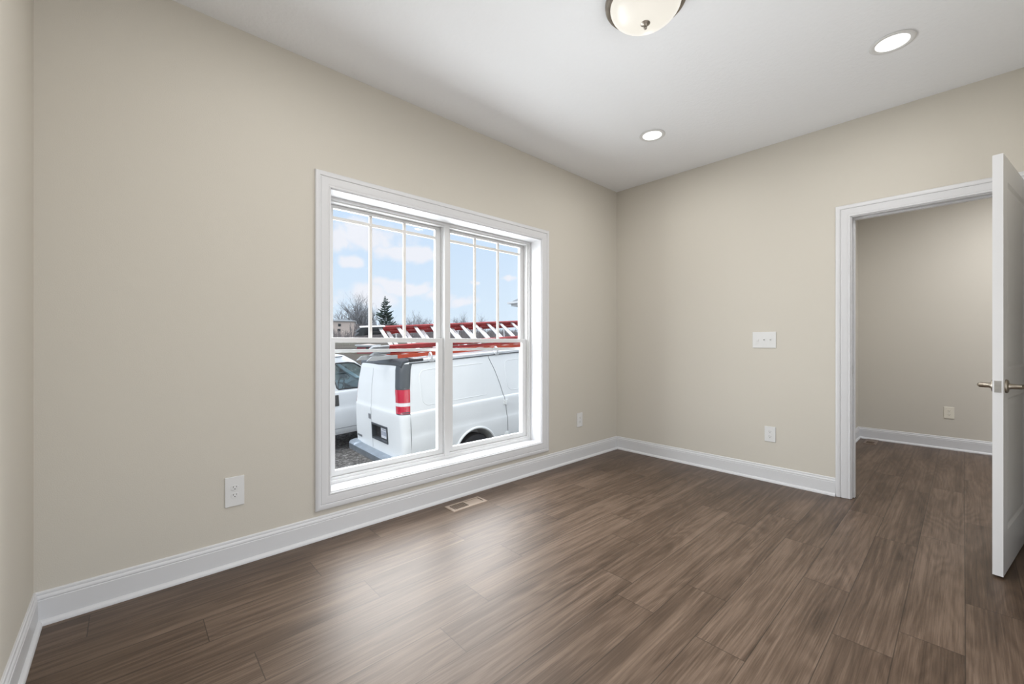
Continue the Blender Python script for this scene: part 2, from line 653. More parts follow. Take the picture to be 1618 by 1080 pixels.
# ---- casings: profile (outward from the inner edge, depth off the wall)
CASING = [(0, 0), (0, .008), (.0025, .0105), (.008, .011), (.010, .0085), (.013, .0085), (.016, .0105), (.030, .012), (.052, .0145), (.055, .012), (.058, .012),
          (.060, .0165), (.066, .0185), (.080, .0185), (.084, .0165), (.087, .012), (.087, 0)]


def casing_frame(mb_, x0, x1, z0, z1, place):
    """closed mitred picture frame; place(x, z, depth)"""
    fr = []
    for (sx, sz, cx_, cz) in ((-1, -1, x0, z0), (1, -1, x1, z0), (1, 1, x1, z1), (-1, 1, x0, z1)):
        fr.append(lambda a, d, sx=sx, sz=sz, cx_=cx_, cz=cz: place(cx_ + sx * a, cz + sz * a, d))
    mb_.sweep(CASING, fr, closed=True)


def casing_door(mb_, y0, y1, z1, place):
    fr = [lambda a, d: place(y0 - a, 0.001, d), lambda a, d: place(y0 - a, z1 + a, d), lambda a, d: place(y1 + a, z1 + a, d), lambda a, d: place(y1 + a, 0.001, d)]
    mb_.sweep(CASING, fr)


mb = MB()
casing_frame(mb, WJ['x0'] + -.006, WJ['x1'] + .006, WJ['z0'] - .006, WJ['z1'] + .006, lambda x, z, d: Vector((x, YN - d, z)))
struct(mb.build('trim_1', M_trim, smooth=28), 'white picture frame casing around the window', 'casing')
mb = MB()
casing_door(mb, DJ['y0'] - .006, DJ['y1'] + .006, DJ['z1'] + .006, lambda y, z, d: Vector((XE - d, y, z)))
struct(mb.build('trim_2', M_trim, smooth=28), 'white casing around the doorway', 'casing')
mb = MB()
casing_door(mb, DJ['y0'] - .006, DJ['y1'] + .006, DJ['z1'] + .006, lambda y, z, d: Vector((XE + TH + d, y, z)))
struct(mb.build('trim_3', M_trim, smooth=28), 'white casing on the hall side of the doorway', 'casing')


# ------------------------------------------------------------------ window (twin double hung)
def frame_ring(mb_, x0, x1, z0, z1, wx0, wx1, wz0, wz1, y0, y1):
    """rectangular ring: outer x0..x1 z0..z1, member widths wx0 wx1 wz0 wz1"""
    o = [(x0, z0), (x1, z0), (x1, z1), (x0, z1)]
    i = [(x0 + wx0, z0 + wz0), (x1 - wx1, z0 + wz0), (x1 - wx1, z1 - wz1), (x0 + wx0, z1 - wz1)]
    p = [(a, y0, b) for a, b in o] + [(a, y0, b) for a, b in i] + [(a, y1, b) for a, b in o] + [(a, y1, b) for a, b in i]
    f = []
    for k in range(4):
        l = (k + 1) % 4
        f += [(k, l, 4 + l, 4 + k), (8 + k, 12 + k, 12 + l, 8 + l), (k, 8 + k, 8 + l, l), (4 + k, 4 + l, 12 + l, 12 + k)]
    mb_.add(p, f)


win = empty('window_1', (1.774, YN, 0.258))
struct(win, 'white twin double hung window looking out on two vans', 'window')
OX, OY, OZ = win.location


def wb(mb_, name, m, parent=win, **kw):
    off = Vector((OX, OY, OZ))
    mb_.v = [tuple(Vector(p) - off) for p in mb_.v]
    return mb_.build(name, m, parent, **kw)


mb = MB()
frame_ring(mb, WJ['x0'] - .02, WJ['x1'] + .02, WJ['z0'] - .02, WJ['z1'] + .02, .02, .02, .02, .02, YN, YN + .20)
wb(mb, 'jamb_extension', M_trim, bevel=.0015)
YF = YN + .125                    # face of the vinyl frame
mb = MB()
frame_ring(mb, WJ['x0'], WJ['x1'], WJ['z0'], WJ['z1'], .020, .020, .020, .016, YF, YF + .014)
frame_ring(mb, WJ['x0'], WJ['x1'], WJ['z0'], WJ['z1'], .032, .032, .036, .026, YF + .012, YF + .10)
XM = 1.776
mb.box(XM - .022, XM + .022, YF + .004, YF + .098, WJ['z0'] + .02, WJ['z1'] - .015)
wb(mb, 'window_frame', M_vinyl, bevel=.002)

Z_RAIL0, Z_RAIL1 = 1.133, 1.166
SASH = ((WJ['x0'] + .032, XM - .022), (XM + .022, WJ['x1'] - .032))
YL, YU = YF + .026, YF + .060
for k, (xa, xb) in enumerate(SASH):
    # lower sash, inner track
    mb = MB()
    frame_ring(mb, xa + .001, xb - .001, WJ['z0'] + .037, Z_RAIL1, .044, .044, .036, .033, YL, YL + .030)
    s = wb(mb, 'lower_sash', M_vinyl, bevel=.0035, seg=2)
    mb = MB()
    mb.box(xa + .040, xb - .040, YL + .018, YL + .022, WJ['z0'] + .068, Z_RAIL0 + .003)
    wb(mb, 'glass_pane', M_glass, s)
    # upper sash, outer track
    mb = MB()
    frame_ring(mb, xa + .001, xb - .001, Z_RAIL0 + .002, WJ['z1'] - .027, .044, .044, .030, .022, YU, YU + .028)
    s = wb(mb, 'upper_sash', M_vinyl, bevel=.003, seg=2)
    mb = MB()
    mb.box(xa + .040, xb - .040, YU + .016, YU + .020, Z_RAIL0 + .028, WJ['z1'] - .045)
    wb(mb, 'glass_pane', M_glass, s)
    mb = MB()
    gx0, gx1 = xa + .045, xb - .045
    gz0, gz1 = Z_RAIL0 + .032, WJ['z1'] - .049
    for t in (1 / 3., 2 / 3.):
        xc = gx0 + (gx1 - gx0) * t
        mb.box(xc - .0105, xc + .0105, YU + .010, YU + .0225, gz0, gz1)
    mb.box(gx0, gx1, YU + .0095, YU + .023, 1.917, 1.938)
    wb(mb, 'muntin_grid', M_muntin, s, bevel=.002)
    # half screen outside: only its top bar shows above the lower edge of the check rail
    mb = MB()
    frame_ring(mb, xa + .002, xb - .002, WJ['z0'] + .037, 1.089, .018, .018, .018, .021, YF + .0895, YF + .0985)
    wb(mb, 'screen_frame', M_vinyl, bevel=.001)

# ------------------------------------------------------------------ door frame and door
dj = empty('door_frame_1', (XE, DJ['y1'], 0))
struct(dj, 'white jamb lining of the doorway', 'door frame')


def rel(mb_, off):
    off = Vector(off)
    mb_.v = [tuple(Vector(p) - off) for p in mb_.v]
    return mb_


mb = MB()
xa, xb = XE, XE + TH
mb.box(xa, xb, DJ['y1'], DJ['y1'] + .019, .001, DJ['z1'] + .019).box(xa, xb, DJ['y0'] - .019, DJ['y0'], .001, DJ['z1'] + .019).box(xa, xb, DJ['y0'], DJ['y1'], DJ['z1'], DJ['z1'] + .019)
rel(mb, dj.location).build('jamb', M_trim, dj, bevel=.0015)
mb = MB()
xa, xb = XE + .044, XE + .080
mb.box(xa, xb, DJ['y1'] - .011, DJ['y1'], .001, DJ['z1']).box(xa, xb, DJ['y0'], DJ['y0'] + .011, .001, DJ['z1']).box(xa, xb, DJ['y0'] + .011, DJ['y1'] - .011, DJ['z1'] - .011, DJ['z1'])
rel(mb, dj.location).build('door_stop', M_trim, dj, bevel=.002)
mb = MB()
mb.box(XE + .006, XE + .036, DJ['y1'] - .0022, DJ['y1'], .905, .965)
rel(mb, dj.location).build('strike_plate', M_steel, dj, bevel=.001)['label'] = 'satin steel strike plate'

# door leaf, local x from the hinge edge to the latch edge, local y = thickness, room side face at +y
HX, HY = XE - .014, DJ['y0'] + .004
LATCH = Vector((3.0705, -0.0925))
ang = atan2(LATCH.y - HY, LATCH.x - HX)
DW, DT, DZ0, DZ1 = 0.765, 0.035, 0.012, 2.040
door = empty('door_1', (HX, HY, 0), (0, 0, ang))
struct(door, 'white panel door standing open into the room', 'door')


def door_leaf():
    bm = bmesh.new()
    st, tr, br, lr0, lr1 = .115, .115, .20, .86, 1.00
    panels = [(st, DW - st, DZ0 + br, lr0), (st, DW - st, lr1, DZ1 - tr)]
    xs = sorted({0, DW, st, DW - st})
    zs = sorted({DZ0, DZ1, DZ0 + br, lr0, lr1, DZ1 - tr})
    grids = []
    for yy in (0.0, DT):
        g = {}
        for x in xs:
            for z in zs:
                g[(x, z)] = bm.verts.new((x, yy, z))
        grids.append(g)
    pf = []
    for s, g in enumerate(grids):
        for i in range(len(xs) - 1):
            for j in range(len(zs) - 1):
                q = [g[(xs[i], zs[j])], g[(xs[i + 1], zs[j])], g[(xs[i + 1], zs[j + 1])], g[(xs[i], zs[j + 1])]]
                f = bm.faces.new(q)
                if (xs[i], xs[i + 1], zs[j], zs[j + 1]) in [(a, b_, c, d) for a, b_, c, d in panels]:
                    pf.append(f)
    g0, g1 = grids
    for i in range(len(xs) - 1):
        for z in (DZ0, DZ1):
            bm.faces.new([g0[(xs[i], z)], g0[(xs[i + 1], z)], g1[(xs[i + 1], z)], g1[(xs[i], z)]])
    for j in range(len(zs) - 1):
        for x in (0, DW):
            bm.faces.new([g0[(x, zs[j])], g0[(x, zs[j + 1])], g1[(x, zs[j + 1])], g1[(x, zs[j])]])
    bmesh.ops.recalc_face_normals(bm, faces=bm.faces)
    bmesh.ops.inset_individual(bm, faces=pf, thickness=.012, depth=-.008, use_even_offset=True)
    bmesh.ops.inset_individual(bm, faces=pf, thickness=.004, depth=0.0, use_even_offset=True)
    bmesh.ops.inset_individual(bm, faces=pf, thickness=.025, depth=.004, use_even_offset=True)
    me = bpy.data.meshes.new('door_leaf')
    bm.to_mesh(me)
    bm.free()
    me.materials.append(M_door)
    o = bpy.data.objects.new('door_leaf', me)
    COL.objects.link(o)
    o.parent = door
    return o


door_leaf()
# The leaf runs from the hinge towards -X, so +y of the leaf points to -Y (the visible room side face)
HZ = 0.922
BX = DW - .060
for side in (1, -1):
    yb_ = DT if side > 0 else 0.0
    h = MB()
    mt = Matrix.Translation((BX, yb_, HZ)) @ Matrix.Rotation(radians(-90 * side), 4, 'X')
    h.lathe([(.0, -.0005), (.033, -.0005), (.033, .004), (.031, .008), (.026, .010), (.015, .011), (.0125, .018), (.0115, .040), (.0115, .052), (.0, .052)], 28, mt)
    lev = [(BX, yb_ + side * .046, HZ), (BX - .012, yb_ + side * .050, HZ), (BX - .05, yb_ + side * .052, HZ + .001), (BX - .115, yb_ + side * .050, HZ - .001)]
    h.tube(lev, [.011, .0115, .0085, .0075], 12)
    h.build('door_handle', M_nickel, door, smooth=40)['label'] = 'brushed nickel lever handle'
h = MB()
h.box(DW - .0004, DW + .0016, DT / 2 - .0125, DT / 2 + .0125, HZ - .0285, HZ + .0285)
lp = h.build('latch_plate', M_steel, door, bevel=.0008)
lp['label'] = 'steel latch face plate on the door edge'
h = MB()
h.prism([(0, -.006), (.011, -.006), (.003, .006), (0, .006)], lambda a, b_, d: (DW + .0016 + a, DT / 2 + b_, HZ + d), -.008, .008)
h.build('latch_bolt', M_steel, lp)
for z in (.305, 1.055, 1.815):
    h = MB()
    h.box(-.0022, -.0002, 0.004, DT - .0005, z - .045, z + .045)
    h.tube([(-.004, DT + .004, z - .045), (-.004, DT + .004, z + .045)], .0058, 12)
    h.box(-.006, .0, DT - .002, DT + .002, z - .045, z + .045)
    h.build('hinge', M_nickel, door, smooth=40)['label'] = 'dark nickel butt hinge'


# ------------------------------------------------------------------ outlets, switches, floor registers
def outlet(name_label, loc, rotz, m=M_plate, w=.076, hgt=.119):
    """local: x along the wall, -y out of the wall, z up; origin at the centre on the wall face"""
    e = empty('wall_outlet', loc, (0, 0, rotz), name_label, 'outlet', 'wall outlets')
    p = MB()
    p.box(-w / 2, w / 2, -.0062, -.0002, -hgt / 2, hgt / 2)
    pl = p.build('cover_plate', m, e, bevel=.0035, seg=3)
    for s in (-1, 1):
        r = MB()
        poly = []
        for k in range(28):
            a = 2 * pi * k / 28
            poly.append((max(-.0168, min(.0168, .0195 * cos(a))), s * .0195 + .0145 * sin(a)))
        r.prism(poly, lambda a, b, d: (a, d, b), -.0078, -.005)
        rc = r.build('receptacle', m, e, bevel=.0006)
        sl = MB()
        sl.box(-.0078, -.0056, -.0082, -.0076, s * .0195 + .0005, s * .0195 + .0085)
        sl.box(.0056, .0078, -.0082, -.0076, s * .0195 + .0012, s * .0195 + .0078)
        sl.lathe([(0, .0076), (.0026, .0076), (.0026, .0082), (0, .0082)], 12, Matrix.Translation((0, 0, s * .0195 - .0065)) @ Matrix.Rotation(radians(90), 4, 'X'))
        sl.build('contact_slots', M_slot, rc)['label'] = 'dark contact slots'
    sc = MB()
    sc.lathe([(0, .006), (.0032, .006), (.0032, .0072), (0, .0075)], 12, Matrix.Rotation(radians(90), 4, 'X'))
    sc.build('screw', M_plate, e, smooth=40)
    return e


outlet('white wall outlet between the left corner and the window', (.399, YN, .376), 0, w=.084, hgt=.150)
outlet('small white wall outlet between the window and the far corner', (3.214, YN, .386), 0, w=.084, hgt=.135)
outlet('white wall outlet below the triple switch plate', (XE, 1.069, .387), radians(-90), w=.080, hgt=.124)
outlet('almond wall outlet in the hall beyond the doorway', (XHALL, .104, .389), radians(-90), m=M_almond, w=.078, hgt=.122)

sw = empty('switch_plate', (XE, 1.112, 1.155), (0, 0, radians(-90)), 'white triple toggle switch plate beside the doorway', 'light switch')
p = MB()
p.box(-.086, .086, -.0062, -.0002, -.066, .066)
p.build('cover_plate', M_plate, sw, bevel=.0035, seg=3)
for k, (xx, up) in enumerate(((-.046, -1), (0, 1), (.046, 1))):
    t = MB()
    t.box(xx - .0052, xx + .0052, -.0068, -.0055, -.012, .012)
    t.prism([(0, -.0045), (-.013, up * .008 - .003), (-.013, up * .008 + .003), (0, .0045)], lambda a, b, d, xx=xx: (xx + d, -.006 + a, b), -.004, .004)
    t.build('toggle', M_plate, sw, bevel=.0006)
    for zz in (-.030, .030):
        s_ = MB()
        s_.lathe([(0, .006), (.003, .006), (.003, .0071), (0, .0074)], 10, Matrix.Translation((xx, 0, zz)) @ Matrix.Rotation(radians(90), 4, 'X'))
        s_.build('screw', M_plate, sw, smooth=40)


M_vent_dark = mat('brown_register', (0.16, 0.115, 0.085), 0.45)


def register(loc, rotz, L_, W_, label, m=M_vent):
    """local: x along, y across, z up"""
    e = empty('floor_register', loc, (0, 0, rotz), label, 'floor vent', 'floor registers')
    f = MB()
    b_ = .022
    x0_, x1_, y0_, y1_ = -L_ / 2, L_ / 2, -W_ / 2, W_ / 2
    ring = [(0, .0003, 0), (0, .002, .0), (.006, .0055, 0), (b_, .0055, 0), (b_, .0008, 0)]
    fr = []
    for sx, sy in ((-1, -1), (1, -1), (1, 1), (-1, 1)):
        fr.append([Vector((sx * (L_ / 2 - a), sy * (W_ / 2 - a), z)) for a, z, _ in ring])
    n = len(ring)
    pts = [q for r in fr for q in r]
    fc = []
    for i in range(4):
        k = (i + 1) % 4
        for j in range(n):
            l = (j + 1) % n
            fc.append((i * n + j, i * n + l, k * n + l, k * n + j))
    f.add(pts, fc)
    f.box(-.006, .006, y0_ + b_ - .001, y1_ - b_ + .001, .001, .0052)
    f.build('frame', m, e)
    d = MB()
    d.box(x0_ + b_ - .002, x1_ - b_ + .002, y0_ + b_ - .002, y1_ - b_ + .002, .0004, .0009)
    d.build('duct_opening', M_duct, e)['label'] = 'dark duct opening'
    g = MB()
    xa_, xb_ = x0_ + b_, -.006
    nn = 8
    for k in range(1, nn):
        xx = xa_ + (xb_ - xa_) * k / nn
        g.box(xx - .0010, xx + .0010, y0_ + b_, y1_ - b_, .001, .0042)
    for k in range(1, 6):
        yy = y0_ + b_ + (W_ - 2 * b_) * k / 6
        g.box(xa_, xb_, yy - .0007, yy + .0007, .001, .0034)
    g.build('grille', m, e)
    dm = MB()
    dm.box(.006, x1_ - b_ - .006, y0_ + b_ + .001, y1_ - b_ - .001, .0012, .0030)
    dm.build('damper_plate', m, e)
    return e


register((1.747, 2.365, 0), 0, .292, .118, 'tan floor register under the window with half its grille open')
register((6.225, .715, 0), 0, .30, .11, 'brown floor register in the hall corner seen through the doorway', M_vent_dark)

# ------------------------------------------------------------------ ceiling lights
M_dome = mat('alabaster_glass', (0.20, 0.19, 0.165), 0.35, emis=(1.0, 0.955, 0.865), emis_s=0.78)
M_bronze = mat('brushed_pewter', (0.30, 0.27, 0.235), 0.36, metal=1.0, var=0.15, var_scale=25)
M_led = mat('led_lens', (0.9, 0.9, 0.9), 0.5, emis=(1.0, 0.99, 0.97), emis_s=2.2)
CL = Vector((1.768, 1.003, CEIL))
e = empty('ceiling_light', CL, label='flush ceiling lamp with alabaster glass bowl and pewter finial', cat='ceiling lamp')
p = MB()
p.lathe([(0, -.001), (.165, -.001), (.173, -.004), (.175, -.010), (.180, -.013), (.183, -.019), (.180, -.024), (.178, -.029), (.181, -.034), (.177, -.039), (.164, -.041), (.150, -.040), (.0, -.036)], 64)
p.build('pan', M_bronze, e, smooth=40)['label'] = 'pewter pan ring'
p = MB()
prof = [(0.0, -.126)]
for k in range(1, 15):
    a = k / 14 * pi / 2
    prof.append((.159 * sin(a) ** 0.95, -.036 - .090 * cos(a)))
p.lathe(prof, 64, cap=False)
p.build('glass_bowl', M_dome, e, smooth=60)['label'] = 'frosted alabaster glass bowl'
p = MB()
p.lathe([(0, -.1235), (.0205, -.1245), (.0215, -.1275), (.0185, -.130), (.0105, -.132), (.0085, -.135), (.0055, -.138), (.0050, -.141), (.0075, -.144), (.0080, -.148), (.0060, -.152), (.0, -.154)], 28)
p.build('finial', M_bronze, e, smooth=50)['label'] = 'pewter finial knob'
lamp('bulb', 'AREA', 15, (0, 0, -.165), color=(1.0, 0.985, 0.96), size=.30, shape='DISK', parent=e)
lamp('bulb_glow', 'POINT', 0.5, (0, 0, -.36), color=(1.0, 0.985, 0.96), size=.14, parent=e)

for k, (x, y, lab) in enumerate(((3.012, .259, 'round recessed ceiling light above the doorway side, larger in view'), (2.992, 1.639, 'round recessed ceiling light near the far room corner'),
                             (.57, .259, 'recessed ceiling light above the viewer, out of the picture'), (.57, 1.639, 'recessed ceiling light over the left end of the window wall, out of the picture'))):
    e = empty('recessed_light', (x, y, CEIL), label=lab, cat='recessed light', group='recessed ceiling lights')
    p = MB()
    p.lathe([(.072, .0), (.094, -.0008), (.0955, -.0035), (.092, -.0062), (.076, -.0072), (.0705, -.004), (.069, .0)], 48, cap=False)
    p.build('trim_ring', M_plate, e, smooth=40)
    p = MB()
    p.lathe([(0, -.0048), (.05, -.0045), (.0705, -.003), (.0705, -.001), (0, -.001)], 48)
    p.build('light_lens', M_led, e, smooth=40)['label'] = 'glowing lens'
    lamp('led', 'AREA', 6.5, (0, 0, -.012), color=(1.0, 0.99, 0.975), size=.13, shape='DISK', parent=e)


# ------------------------------------------------------------------ outside: ground
VAN = Vector((3.081, 6.612, CAM_H - 2.365))
PITCH = 0.0635


def smooth01(t):
    t = max(0.0, min(1.0, t))
    return t * t * (3 - 2 * t)


FAR_Z = [(0, -1.3), (12, -1.2), (20, -0.55), (30, 0.30), (45, 1.05), (60, 1.6), (95, 2.3), (200, 3.0), (900, 4.0)]


def ground_z(x, y):
    near = VAN.z + PITCH * (x - VAN.x)
    near = max(-1.75, min(-0.75, near))
    r = sqrt(x * x + y * y)
    far = FAR_Z[-1][1]
    for (a, za), (b, zb) in zip(FAR_Z, FAR_Z[1:]):
        if r <= b:
            far = za + (zb - za) * (r - a) / (b - a)
            break
    w = smooth01((r - 14.5) / 7.0)
    return near * (1 - w) + far * w


def ground_mat():
    m = bpy.data.materials.new('gravel_and_dead_grass')
    m.use_nodes = True
    t = m.node_tree
    L = t.links.new
    b = t.nodes['Principled BSDF']
    b.inputs['Roughness'].default_value = 0.95
    g = N(t, 'ShaderNodeNewGeometry')
    v1 = N(t, 'ShaderNodeTexVoronoi')
    v1.inputs['Scale'].default_value = 26
    L(g.outputs['Position'], v1.inputs['Vector'])
    n1 = N(t, 'ShaderNodeTexNoise')
    n1.inputs['Scale'].default_value = 9
    n1.inputs['Detail'].default_value = 6
    L(g.outputs['Position'], n1.inputs['Vector'])
    sep = N(t, 'ShaderNodeSeparateColor')
    L(v1.outputs['Color'], sep.inputs[0])
    f = math_node(t, 'ADD', math_node(t, 'MULTIPLY', sep.outputs[0], 0.5), math_node(t, 'MULTIPLY', n1.outputs['Fac'], 0.5))
    gr = ramp(t, f, [(0.2, (0.05, 0.047, 0.045)), (0.55, (0.13, 0.122, 0.115)), (0.85, (0.32, 0.31, 0.30))])
    n2 = N(t, 'ShaderNodeTexNoise')
    n2.inputs['Scale'].default_value = 0.35
    n2.inputs['Detail'].default_value = 8
    L(g.outputs['Position'], n2.inputs['Vector'])
    fld = ramp(t, n2.outputs['Fac'], [(0.3, (0.055, 0.042, 0.036)), (0.5, (0.085, 0.070, 0.055)), (0.7, (0.105, 0.10, 0.068))])
    ln = N(t, 'ShaderNodeVectorMath', operation='LENGTH')
    L(g.outputs['Position'], ln.inputs[0])
    w = N(t, 'ShaderNodeMapRange')
    w.inputs['From Min'].default_value = 16.0
    w.inputs['From Max'].default_value = 19.0
    L(ln.outputs['Value'], w.inputs[0])
    mx = N(t, 'ShaderNodeMix', data_type='RGBA')
    L(w.outputs[0], mx.inputs['Factor'])
    L(gr.outputs[0], mx.inputs['A'])
    L(fld.outputs[0], mx.inputs['B'])
    L(mx.outputs['Result'], b.inputs['Base Color'])
    bp = N(t, 'ShaderNodeBump')
    bp.inputs['Strength'].default_value = 0.8
    bp.inputs['Distance'].default_value = 0.02
    L(v1.outputs['Distance'], bp.inputs['Height'])
    L(bp.outputs[0], b.inputs['Normal'])
    return m


def build_ground():
    rs = [0.0, 1.5, 3, 4, 5, 6, 7, 8, 9, 10, 11, 12, 13, 14, 15, 16, 17, 18, 19, 20, 21, 22, 24, 26, 28, 30, 34, 38, 42, 46, 50, 56, 62, 70, 80, 95, 120, 160, 250, 450, 900]
    n = 64
    mb_ = MB()
    rg = []
    for r in rs:
        ring = []
        for k in range(n):
            a = 2 * pi * k / n
            x, y = r * cos(a), r * sin(a)
            ring.append((x + 0.0001 * cos(a), y + 0.0001 * sin(a), min(ground_z(x, y), -0.45) if y < YN + .3 and r < 40 else ground_z(x, y)))
        rg.append(ring)
    mb_.rings(rg, True, False)
    o = mb_.build('ground', ground_mat(), smooth=60)
    return struct(o, 'gravel drive outside the window running out into brown winter grass', 'ground')


build_ground()

# ------------------------------------------------------------------ outside: the vans
M_vanw = mat('van_white_paint', (0.80, 0.82, 0.83), 0.28, var=0.03, var_scale=1.5, coat=0.3)
M_vand = mat('van_grey_plastic', (0.060, 0.068, 0.078), 0.45)
M_black = mat('black_rubber', (0.018, 0.018, 0.020), 0.7)
M_red = mat('red_lens', (0.48, 0.006, 0.035), 0.18, coat=0.4)
M_clear = mat('clear_lens', (0.75, 0.72, 0.74), 0.2)
M_bump = mat('bumper_chrome', (0.36, 0.41, 0.47), 0.30, metal=0.75, var=0.25, var_scale=3.0)
M_seam = mat('panel_gap', (0.10, 0.11, 0.12), 0.8)
M_alum = mat('aluminium', (0.78, 0.79, 0.80), 0.38, metal=0.55)
M_dull = mat('dull_aluminium', (0.42, 0.43, 0.44), 0.45, metal=0.4)
M_rackw = mat('white_powder_coat', (0.78, 0.79, 0.80), 0.35)
M_orange = mat('orange_fibreglass', (0.46, 0.060, 0.024), 0.5, var=0.2, var_scale=5)
M_fred = mat('red_fibreglass', (0.34, 0.028, 0.030), 0.5, var=0.22, var_scale=5)
M_seat = mat('grey_seat_cloth', (0.10, 0.115, 0.125), 0.9)
M_tint = glass_mat('tinted_glass', (0.72, 0.83, 0.86), 0.10)
M_plateL = mat('number_plate', (0.74, 0.75, 0.80), 0.4)
M_mark = mat('faded_plate_print', (0.30, 0.33, 0.42), 0.5)
M_badge = mat('grey_badge', (0.30, 0.31, 0.33), 0.35, metal=0.5)


def lerp_t(tab, z):
    if z <= tab[0][0]:
        return tab[0][1]
    for (a, va), (b, vb) in zip(tab, tab[1:]):
        if z <= b:
            return va + (vb - va) * (z - a) / (b - a)
    return tab[-1][1]


HW = [(.36, .90), (.42, .94), (.55, .975), (.72, .992), (.90, .999), (.96, .988), (1.10, .988), (1.26, .982), (1.285, .975), (1.30, .962), (1.50, .935), (1.70, .905), (1.90, .870), (2.00, .850), (2.03, .845)]
XR = [(.36, .10), (.46, .03), (.55, .0), (1.26, .0), (1.285, .004), (1.30, .011), (1.66, .045), (1.95, .095), (2.03, .130)]
XF = [(.36, 5.50), (.60, 5.66), (.95, 5.68), (1.08, 5.60), (1.14, 5.30), (1.22, 4.98), (1.30, 4.86), (1.60, 4.46), (1.90, 4.08), (2.03, 3.88)]
RC = [(.36, .10), (1.2, .13), (2.03, .15)]
NARC = 7


def van_outline(z, off=0.0):
    hw, xr_, xf_, r = lerp_t(HW, z) + off, lerp_t(XR, z) - off, lerp_t(XF, z) + off, lerp_t(RC, z) + off
    rf = 0.42 if z < 1.2 else .30
    pts = []
    for k in range(7):
        y = (hw - r) * (1 - k / 3.0)
        pts.append((xr_ + 0.012 * (y / hw) ** 2 - .0, y))
    bow = pts[-1][0] - xr_
    for k in range(1, NARC + 1):
        a = pi + pi / 2 * k / NARC
        pts.append((xr_ + bow + r + r * cos(a), -(hw - r) + r * sin(a)))
    xs0 = xr_ + bow + r
    xs1 = xf_ - rf
    for k in range(1, 24):
        t = k / 24
        x = xs0 + (xs1 - xs0) * t
        tap = 0.05 * smooth01((x - 4.2) / 1.4)
        pts.append((x, -(hw - tap)))
    hf = hw - 0.05 * smooth01((xs1 - 4.2) / 1.4)
    for k in range(0, 6):
        a = -pi / 2 + pi / 2 * k / 5
        pts.append((xf_ - rf + rf * cos(a), -(hf - rf) + rf * sin(a)))
    half = pts[7:]
    pts2 = pts + [(xf_ + 0.02, 0.0)] + [(x, -y) for x, y in reversed(half)]
    return pts2


def arc_pts(z, off, k0=0, k1=NARC):
    """right rear corner arc of the plan outline, k = 0 .. NARC"""
    o = van_outline(z, off)
    a = o[6 + max(k0, 0):7 + k1]
    if k0 < 0:
        a = [(o[6][0] - .001, o[6][1] + .05)] + a
    return a


def side_y(z, off=0.0):
    return -(lerp_t(HW, z) + off)


